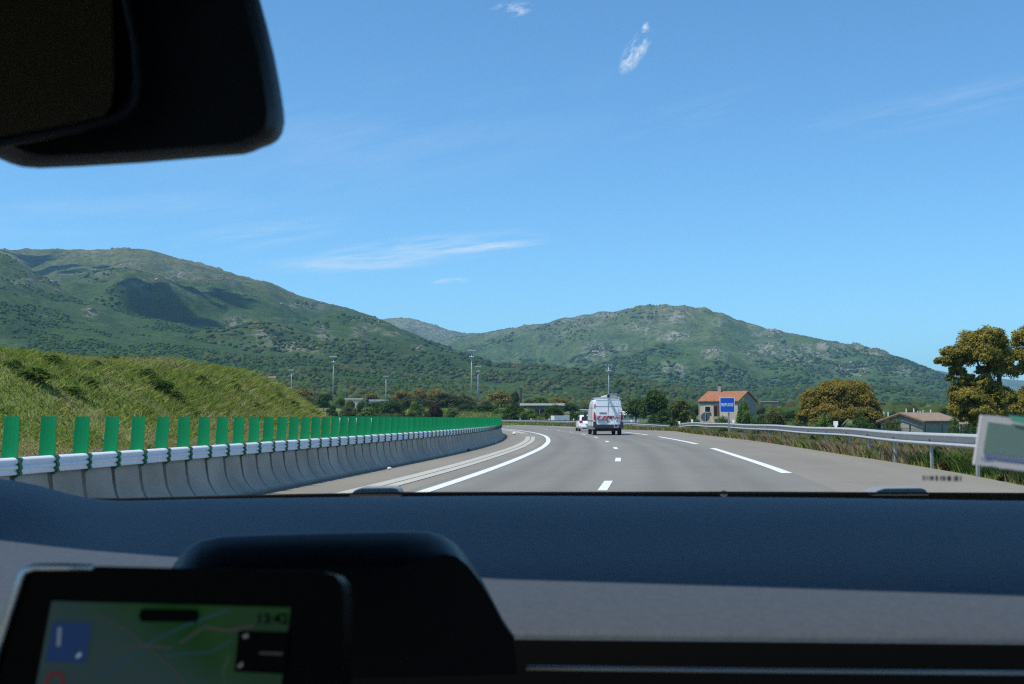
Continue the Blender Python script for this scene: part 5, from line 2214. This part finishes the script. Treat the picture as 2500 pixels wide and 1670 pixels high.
def build_car():
    Y = 106.0
    X = P(1437, HOR, Y).x
    root = empty('hatchback_car', (X, Y, 0), R_(2.5), 'white hatchback car half hidden ahead of the van', 'car')

    def sec(y, w, zb, zt, n=1.0):
        pts = [(w * .9, zb), (w, zb + .14), (w * 1.01, (zb + zt) / 2), (w * .96, zt - .1), (w * .86, zt - .01), (0, zt + .015)]
        full = pts + [(-a, b) for a, b in reversed(pts[:-1])]
        return [(a, y, b) for a, b in full]
    m = MB()
    m.loft([sec(0.0, .70, .34, .66), sec(.05, .80, .26, .86), sec(.22, .84, .22, .95), sec(1.0, .845, .2, .97), sec(2.6, .845, .2, .95), sec(3.3, .83, .2, .88), sec(3.85, .74, .22, .72), sec(3.97, .6, .3, .55)])
    m.obj('body', WHITE_PAINT, root, smooth=True)
    m = MB()

    def gh(y, w0, w1, z0, z1):
        return [(w0, y[0], z0), (w1, y[1], z1), (0, y[1], z1 + .02), (-w1, y[1], z1), (-w0, y[0], z0)]
    m.loft([[(.78, .10, .93), (.74, .12, .96), (0, .1, .97), (-.74, .12, .96), (-.78, .10, .93)], [(.72, .42, 1.34), (.60, .44, 1.38), (0, .42, 1.40), (-.60, .44, 1.38), (-.72, .42, 1.34)],
            [(.70, 1.3, 1.40), (.58, 1.3, 1.45), (0, 1.3, 1.47), (-.58, 1.3, 1.45), (-.70, 1.3, 1.40)], [(.69, 2.0, 1.37), (.58, 2.0, 1.41), (0, 2.0, 1.43), (-.58, 2.0, 1.41), (-.69, 2.0, 1.37)],
            [(.76, 2.9, .93), (.72, 2.9, .95), (0, 2.95, .96), (-.72, 2.9, .95), (-.76, 2.9, .93)]], closed=False, cap=False)
    m.loft([[(.80, .10, .92), (.74, .42, 1.33), (.74, 1.3, 1.39)], [(.80, 2.9, .92), (.73, 2.0, 1.36), (.74, 1.3, 1.39)]], closed=False, cap=False)
    m.loft([[(-.80, .10, .92), (-.74, .42, 1.33), (-.74, 1.3, 1.39)], [(-.80, 2.9, .92), (-.73, 2.0, 1.36), (-.74, 1.3, 1.39)]], closed=False, cap=False)
    m.obj('cabin', WHITE_PAINT, root)
    m = MB()
    m.prism([(-.64, .11, 1.0), (.64, .11, 1.0), (.56, .36, 1.31), (-.56, .36, 1.31)], (0, -.02, .0))
    m.obj('rear_window', PANE, root)
    for s in (-1, 1):
        m = MB()
        m.prism([(s * .805, .55, .97), (s * .805, 2.65, .97), (s * .75, 2.05, 1.33), (s * .75, .65, 1.32)], (s * .012, 0, 0))
        m.obj('side_window', PANE, root)
        m = MB()
        m.prism([(s * .50, -.0, .74), (s * .82, .02, .74), (s * .82, .06, .93), (s * .54, .06, .93)], (0, .05, 0))
        m.obj('tail_light', RED, root, bevel=.012)
        m = MB()
        m.box((s * .95, 2.5, 1.0), (.18, .1, .14))
        m.obj('side_mirror', BLACK_PL, root, bevel=.02)
    m = MB()
    m.box((0, -.02, .40), (1.35, .12, .18))
    m.obj('bumper', WHITE_PAINT, root, bevel=.03)
    m = MB()
    m.box((0, -.03, .28), (1.1, .1, .09))
    m.obj('diffuser', BLACK_PL, root)
    m = MB()
    m.box((0, -.035, .58), (.52, .012, .11))
    m.obj('number_plate', mat('plate_grey', (.3, .31, .33), .5), root)  # plain grey number plate
    for x in (-.75, .75):
        for y in (.72, 3.15):
            wheel(root, x, y, .30, .19)


build_van()
build_car()

# ------------------------------------------------------------------ inside our car
DASH = mat('dash_skin', (0.060, 0.073, 0.092), 0.5, var=.10, scale=170, bump=.12, spec=.16)
DASHBLK = mat('dash_black', (0.0012, 0.0013, 0.0016), 0.6, spec=.06)
HOODM = mat('hood_black', (0.0009, 0.0014, 0.003), 0.34, spec=.07)
GLOSSB = mat('gloss_black', (0.001, 0.001, 0.0012), 0.3, spec=.05)
CHROME = mat('chrome_edge', (0.45, 0.47, 0.5), 0.25, metal=1.0)


def build_interior():
    root = empty('dashboard', (0, 1.0, 1.0), 0, 'dark car dashboard across the bottom of the view', 'dashboard')
    root.location = (0, 0, 0)

    def surf(pxs, rows):
        """rows: list of (function px->y photo, Y)"""
        return [[P(px, fy(px), Y) for px in pxs] for fy, Y in rows]
    pxs = [-500, -300, -150, -60, 0, 60, 110, 160, 210, 260, 320, 420, 600, 800, 1000, 1250, 1500, 1750, 2000, 2250, 2500, 2700, 3000]
    I = lambda a, b: (lambda px: float(np.interp(px, a, b)))
    far = I([-500, 0, 60, 110, 160, 210, 260, 320, 420, 800, 1250, 2000, 2500, 3000], [1120, 1166, 1176, 1187, 1202, 1213, 1220, 1221, 1217, 1212, 1208, 1213, 1221, 1230])
    rows = [(lambda p: far(p) + 30, 1.30), (lambda p: far(p) + 3, 1.25), (far, 1.20), (lambda p: far(p) + 14, 1.14), (lambda p: far(p) + 52, 1.06), (lambda p: 1330 + (p - 1250) * .004, .96), (lambda p: 1400 + (p - 1250) * .004, .87),
            (lambda p: 1466 + (p - 1250) * .006, .818), (lambda p: 1510 + (p - 1250) * .008, .790), (lambda p: 1534 + (p - 1250) * .010, .778), (lambda p: 1547 + (p - 1250) * .010, .774), (lambda p: 1562 + (p - 1250) * .01, .773)]
    g = surf(pxs, rows)
    m = MB()
    m.loft(g, closed=False, cap=False)
    o = m.obj('dash_top', DASH, root, smooth=True)
    s = o.modifiers.new('sub', 'SUBSURF')
    s.levels = s.render_levels = 2
    # fascia below
    rows = [(lambda p: 1558 + (p - 1250) * .01, .7735), (lambda p: 1600, .770), (lambda p: 1700, .762), (lambda p: 2400, .74)]
    m = MB()
    m.loft(surf(pxs, rows), closed=False, cap=False)
    m.obj('fascia', DASHBLK, root, smooth=True)
    m = MB()
    m.tube([P(1285, 1630, .70), P(1700, 1636, .70), P(2100, 1640, .70), P(2560, 1644, .70)], .0016, 8)
    m.obj('trim_strip', mat('satin_trim', (.24, .25, .25), .45, metal=.5), root, smooth=True)
    # central hood
    out = [(380, 1640), (385, 1480), (402, 1420), (424, 1378), (452, 1342), (490, 1319), (540, 1309), (620, 1305), (800, 1300), (980, 1297), (1040, 1298), (1080, 1307), (1112, 1327), (1142, 1362), (1175, 1412), (1205, 1468), (1228, 1512), (1243, 1534), (1256, 1552), (1262, 1640)]
    wf = lambda a: float(np.interp(a, [380, 470, 1000, 1130, 1200], [.35, 1, 1, .25, .08]))
    m = MB()
    r0 = [P(a, b, .708) for a, b in out]
    r1 = [P(a, b + 4 * wf(a), .702) for a, b in out]
    r2 = [P(a, b + 34 * wf(a), .688) for a, b in out]
    r3 = [P(a, b + 66 * wf(a), .674) for a, b in out]
    r4 = [P(a, b + 86 * wf(a), .668) for a, b in out]
    m.loft([r0, r1, r2, r3, r4])
    o = m.obj('centre_hood', HOODM, root, smooth=True)
    es = o.modifiers.new('es', 'EDGE_SPLIT')
    es.split_angle = R_(50)
    # vents in the far edge, cowl beyond it
    m = MB()
    m.loft([[P(px, 1206 if px > 640 else 1216, 1.42) for px in (-400, 300, 700, 1250, 1900, 2500, 2900)], [P(px, y, 1.42) for px, y in ((-400, 1215), (300, 1216), (700, 1206), (1000, 1201), (1800, 1200), (2500, 1203), (2900, 1206))],
            [P(px, y + 4, 1.5) for px, y in ((-400, 1215), (300, 1216), (700, 1206), (1000, 1201), (1800, 1200), (2500, 1203), (2900, 1206))], [P(px, 1240, 1.5) for px in (-400, 300, 700, 1250, 1900, 2500, 2900)]], closed=False, cap=False)
    m.obj('cowl', mat('cowl_black', (.02, .019, .017), .8, bump=.3, scale=200), root)
    for px0, px1, y0, y1, nm in ((858, 972, 1191, 1209, 'bonnet_nozzle'), (2138, 2262, 1192, 1206, 'bonnet_nozzle')):
        m = MB()
        q = [P(px0 - 10, y1 + 4, 1.46), P(px1 + 10, y1 + 4, 1.46), P(px1 - 2, y0 + 2, 1.46), P(px1 - 14, y0, 1.46), P(px0 + 24, y0 + 1, 1.46), P(px0 + 8, y0 + 6, 1.46)]
        m.prism(q, (0, .05, .0))
        m.obj(nm, mat('nozzle_grey', (.22, .22, .22), .4, spec=.3), root, bevel=.003)
    m = MB()
    v, f = ICO2
    c = P(1767, 1205, 1.44)
    m.add([(c.x + a * .005, c.y + b * .005, c.z + d * .004) for a, b, d in v], [tuple(q) for q in f])
    m.obj('sensor_bead', mat('bead', (.45, .42, .38), .3), root, smooth=True)
    m = MB()
    c = P(2400, 1222, 1.2)
    m.box((c.x + .02, c.y - .02, c.z - .005), (.11, .05, .008))
    m.obj('sun_sensor', DASHBLK, root, bevel=.003)

    # screen
    scr = empty('navigation_screen', (0, 0, 0), 0, 'portrait navigation screen showing a green map and 13:42, mounted at the lower left', 'screen')
    Y = .46
    m = MB()
    case = [(-40, 1760), (8, 1560), (56, 1408), (66, 1394), (84, 1386), (230, 1387), (232, 1382), (500, 1388), (790, 1396), (818, 1404), (834, 1424), (840, 1470), (835, 1760)]
    m.prism([P(a, b, Y) for a, b in case], (0, .025, -.004))
    m.obj('casing', GLOSSB, scr, bevel=.002)
    m = MB()
    m.tube([P(a, b, Y - .002) for a, b in ((-46, 1740), (2, 1560), (52, 1410), (62, 1394), (84, 1384), (160, 1384), (228, 1386))], .0016, 6)
    m.obj('chrome_edge', CHROME, scr, smooth=True)

    def quad(name, pts, mt, dy, parent):
        m = MB()
        m.prism([P(a, b, Y - dy) for a, b in pts], (0, .0006, 0))
        return m.obj(name, mt, parent)
    MAPM = emit_mat('map_screen', (.05, .25, .05), .085)
    nt = MAPM.node_tree
    N, L = nt.nodes, nt.links
    tc = N.new('ShaderNodeTexCoord')
    nz = N.new('ShaderNodeTexNoise')
    nz.inputs['Scale'].default_value = 14
    nz.inputs['Detail'].default_value = 2
    L.new(tc.outputs['Object'], nz.inputs['Vector'])
    r = N.new('ShaderNodeValToRGB')
    r.color_ramp.interpolation = 'LINEAR'
    r.color_ramp.elements[0].position = .42
    r.color_ramp.elements[0].color = (.02, .20, .02, 1)
    r.color_ramp.elements[1].position = .50
    r.color_ramp.elements[1].color = (.05, .25, .05, 1)
    e = r.color_ramp.elements.new(.62)
    e.color = (.06, .20, .09, 1)
    L.new(nz.outputs[0], r.inputs[0])
    pa, pb = P(240, 1472, Y), P(540, 1672, Y)  # glare across the screen, painted into the map colour as a soft teal diagonal
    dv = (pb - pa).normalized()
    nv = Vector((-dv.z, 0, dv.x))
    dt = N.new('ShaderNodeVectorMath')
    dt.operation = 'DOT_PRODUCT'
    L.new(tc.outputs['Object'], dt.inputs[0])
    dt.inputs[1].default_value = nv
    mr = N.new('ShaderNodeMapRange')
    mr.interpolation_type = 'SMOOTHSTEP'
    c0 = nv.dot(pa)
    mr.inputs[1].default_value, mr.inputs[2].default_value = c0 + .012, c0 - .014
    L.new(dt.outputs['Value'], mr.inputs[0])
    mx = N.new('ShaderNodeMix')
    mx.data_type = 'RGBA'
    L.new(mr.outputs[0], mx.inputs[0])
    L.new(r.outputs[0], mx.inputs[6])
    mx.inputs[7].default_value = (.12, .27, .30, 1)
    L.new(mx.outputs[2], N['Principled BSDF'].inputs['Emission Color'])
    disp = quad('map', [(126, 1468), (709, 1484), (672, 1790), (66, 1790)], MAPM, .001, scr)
    roadm = emit_mat('map_road', (.16, .16, .17), .14)
    routem = emit_mat('map_route', (.05, .15, .26), .18)
    m = MB()
    for pts, w, k in (([(240, 1660), (300, 1620), (380, 1560), (470, 1520), (560, 1488)], .0004, 1), ([(440, 1570), (500, 1530), (560, 1540), (620, 1528)], .0006, 0), ([(300, 1580), (360, 1575), (420, 1583)], .0004, 0), ([(560, 1600), (545, 1640), (548, 1690)], .0004, 0), ([(240, 1500), (320, 1545), (430, 1640), (470, 1700)], .0003, 0), ([(400, 1600), (520, 1590), (570, 1560)], .0003, 1)):
        m.tube([P(a, b, Y - .0016) for a, b in pts], w, 6, m=k)
    m.obj('map_road', [roadm, routem], disp)
    quad('status_pill', [(345, 1487), (480, 1489), (486, 1503), (480, 1519), (345, 1518), (338, 1502)], DASHBLK, .003, scr)
    quad('info_panel', [(582, 1540), (706, 1544), (694, 1646), (572, 1640)], DASHBLK, .003, scr)
    sq = quad('turn_panel', [(129, 1519), (223, 1522), (207, 1620), (110, 1616)], emit_mat('panel_blue', (.02, .07, .24), .24), .003, scr)
    quad('turn_arrow', [(141, 1532), (149, 1532), (146, 1578), (138, 1578)], emit_mat('arrow_white', (.30, .40, .55), .22), .0042, sq)
    quad('turn_mark', [(186, 1600), (196, 1592), (197, 1602), (186, 1608)], emit_mat('mark_white', (.35, .42, .55), .4), .0042, sq)
    quad('panel_mark', [(592, 1552), (604, 1547), (606, 1556), (594, 1559)], emit_mat('mark_dim', (.2, .22, .25), .3), .0042, scr)
    quad('panel_mark', [(580, 1625), (592, 1616), (592, 1626), (582, 1632)], emit_mat('mark_dim', (.2, .22, .25), .3), .0042, scr)
    quad('panel_text_line', [(634, 1592), (690, 1594), (689, 1599), (633, 1597)], emit_mat('mark_dim', (.1, .11, .12), .2), .0042, scr)
    me = text_mesh('clock', '13:42', .0044, mat('ink', (.001, .001, .001), .9, spec=0), .0001, .02)
    o = link('clock', me, scr)
    o.location = P(664, 1512, Y - .003)
    o.scale = (1.25, 1, 1.25)
    m = MB()
    c = P(134, 1664, Y - .003)
    m.tube([c + Vector((math.cos(a) * .0032, 0, math.sin(a) * .0032)) for a in np.linspace(0, 2 * math.pi, 17)], .0007, 5, cap=False)
    m.obj('limit_ring', emit_mat('ring_red', (.2, .03, .03), .25), scr)

    # mirror
    mir = empty('rear_view_mirror', (0, 0, 0), 0, 'black rear-view mirror hanging at the top left', 'mirror')
    Y = .46
    hs = [(-420, 260), (-200, 330), (0, 381), (30, 394), (60, 403), (100, 406), (200, 402), (350, 393), (480, 382), (590, 373), (612, 367), (632, 358), (655, 350), (672, 339), (683, 322), (688, 296), (686, 268), (678, 215), (664, 140), (646, 65), (620, -30), (560, -260), (-420, -260)]
    m = MB()
    cx, cy = 330, 150

    def shr(f, Yv):
        return [P(cx + (a - cx) * f, cy + (b - cy) * f, Yv) for a, b in hs]
    m.loft([shr(.90, .455), shr(.965, .465), shr(1.0, .485), shr(1.02, .53), shr(1.0, .56)])
    o = m.obj('housing', mat('mirror_black', (.003, .0035, .005), .5, spec=.10), mir, smooth=True)
    es = o.modifiers.new('es', 'EDGE_SPLIT')
    es.split_angle = R_(50)
    fr = [(-400, -240), (300, -240), (314, 0), (338, 110), (344, 200), (338, 250), (318, 282), (285, 300), (200, 322), (80, 346), (-100, 380), (-400, 430)]
    m = MB()
    m.loft([[P(150 + (a - 150) * k, 60 + (b - 60) * k, Yv) for a, b in fr] for k, Yv in ((1.0, .452), (1.0, .436), (.975, .430), (.93, .430), (.90, .434))], cap=False)
    m.obj('bezel', mat('bezel_black', (.003, .0035, .006), .4, spec=.15), mir, smooth=True)
    gl = [(-400, -240), (268, -240), (272, 0), (277, 120), (277, 215), (270, 262), (250, 286), (180, 302), (60, 322), (-100, 350), (-400, 400)]
    m = MB()
    pl = [P(a, b, .4335) for a, b in gl]
    m.prism(pl, (0, .002, 0))
    m.obj('mirror_glass', mat('mirror_glass', (.22, .20, .14), .06, metal=1.0), mir)
    m = MB()
    m.tube([P(150, -40, .52), P(160, -800, .50), P(165, -1950, .50)], .014, 8)
    m.obj('stalk', DASHBLK, mir, smooth=True)

    # tag on the windscreen
    Y = .72
    tg = empty('windscreen_tag', (0, 0, 0), 0, 'white framed card with a grey green panel and blue print at the right edge', 'tag')

    def card(name, pts, mt, dy, th):
        m = MB()
        m.prism([P(a, b, Y - dy) for a, b in pts], (0, th, 0))
        return m.obj(name, mt, tg)
    o = card('frame', [(2396, 1013), (2440, 1016), (2700, 1056), (2700, 1180), (2378, 1134)], mat('tag_white', (.60, .59, .62), .5, spec=.5), 0, .0025)
    card('panel', [(2413, 1030), (2690, 1068), (2690, 1138), (2401, 1103)], mat('tag_green', (.17, .26, .23), .35), .0012, .001)
    card('green_glow', [(2462, 1013), (2510, 1020), (2700, 1040), (2700, 1062), (2505, 1036), (2475, 1029)], mat('tag_glow_mint', (.10, .42, .30), .4), .0022, .001)  # teal glow at the top of the card, painted as a mint strip
    blue = mat('tag_blue', (.14, .20, .42), .5)
    m = MB()
    c = P(2414, 1121, Y - .0016)
    for k in (1.0, .55):
        m.tube([c + Vector((math.cos(a) * .0044 * k, 0, math.sin(a) * .0015 * k - .0003 * math.cos(a))) for a in np.linspace(0, 2 * math.pi, 25)], .0003, 5, cap=False)
    m.obj('emblem', blue, tg)
    m = MB()
    for i in range(8):
        a = 2446 + i * 9
        m.box(P(a, 1124.5 + i * 1.1, Y - .0016), (.0011, .0008, .0017 if i % 3 else .0011))
    m.obj('print', blue, tg)
    # printed bar code at the foot of the windscreen
    m = MB()
    rr = random.Random(9)
    px = 2255
    while px < 2348:
        w = rr.choice((3, 4, 6))
        q = P(px, 1167 + (px - 2255) * .02, Y)
        m.box(q, (w / FPX * Y, .0004, .0032 * rr.uniform(.8, 1.05)))
        px += w + rr.choice((2.5, 3.5, 4.5))
    o = m.obj('bar_print', DARKM)
    tag(o, 'row of short black printed bars low on the windscreen below the card', 'print')

    # unseen car roof, its opening cut to throw the lit strip onto the dashboard
    rf = empty('unseen_car_roof', (0, 0, 0), 0, 'unseen dark car roof above the view, its opening shaped to light the dashboard', 'car roof')
    z = CH + .52
    m = MB()
    m.box((-.1, -.475, z), (2.1, 2.11, .04))
    m.prism([(-1.15, .84, z - .02), (-.70, .825, z - .02), (-.5, .765, z - .02), (-.29, .718, z - .02), (.07, .688, z - .02), (.95, .66, z - .02), (.95, 1.32, z - .02), (-1.15, 1.32, z - .02)], (0, 0, .04))
    m.box((-1.10, .70, z), (.10, .236, .04))
    m.box((.84, .62, z), (.22, .076, .04))
    m.obj('unseen_roof_sheet', mat('unseen_roof_dark', (.02, .02, .02), .9), rf)


ROOF_B = 0.71
build_interior()


# ------------------------------------------------------------------ clouds high above, their shadows lie on the left mountain
def build_clouds():
    mt = mat('cloud_white', (.85, .86, .88), .9)
    r = np.random.default_rng(12)
    m_pos, m_size = [], []
    for (px, py, w, h) in ((130, 645, 75, 36), (80, 622, 40, 14), (175, 660, 30, 10), (350, 715, 50, 26), (385, 745, 70, 26), (430, 752, 90, 24), (490, 742, 70, 32), (520, 725, 66, 26), (470, 712, 40, 12), (330, 705, 26, 14), (560, 735, 26, 10)):
        g = on_mountain('mountain_left', px, py)
        t = (1500 - g.z) / SUN.z
        c = g + SUN * t
        sc = g.y / FPX
        m_pos.append((c.x, c.y, c.z, w * sc * 1.0, h * sc * 2.6))
    for x, y, z, w, h in list(m_pos):
        for k in range(9):
            a = r.uniform(0, 2 * math.pi)
            q = r.uniform(.85, 1.35)
            f = r.uniform(.12, .34)
            m_pos.append((x + math.cos(a) * w * q, y + math.sin(a) * h * q, z + r.uniform(-20, 20), w * f, h * f))
    mb = MB()
    for j, (x, y, z, w, h) in enumerate(m_pos):
        v, f = ICO2
        jit = r.uniform(.8, 1.2, len(v))
        mb.add([(x + a * w * k, y + b * h * k, z + d * 30 * k) for (a, b, d), k in zip(v, jit)], [tuple(q) for q in f])
    o = mb.obj('clouds', mt, smooth=True)
    tag(o, 'small fair weather clouds high above the left mountain', 'clouds', kind='stuff')


build_clouds()


# ------------------------------------------------------------------ haze
def build_haze():
    m = bpy.data.materials.new('haze')
    m.use_nodes = True
    N, L = m.node_tree.nodes, m.node_tree.links
    N.remove(N['Principled BSDF'])
    v = N.new('ShaderNodeVolumePrincipled')
    v.inputs['Color'].default_value = (0.36, 0.66, 1.0, 1)
    v.inputs['Density'].default_value = HAZE
    v.inputs['Anisotropy'].default_value = 0.2
    L.new(v.outputs[0], N['Material Output'].inputs['Volume'])
    mb = MB()
    mb.box((0, 0, 217), (18800, 18800, 446))
    o = mb.obj('haze', m)
    tag(o, kind='stuff')


HAZE = 0.000095
if HAZE:
    build_haze()
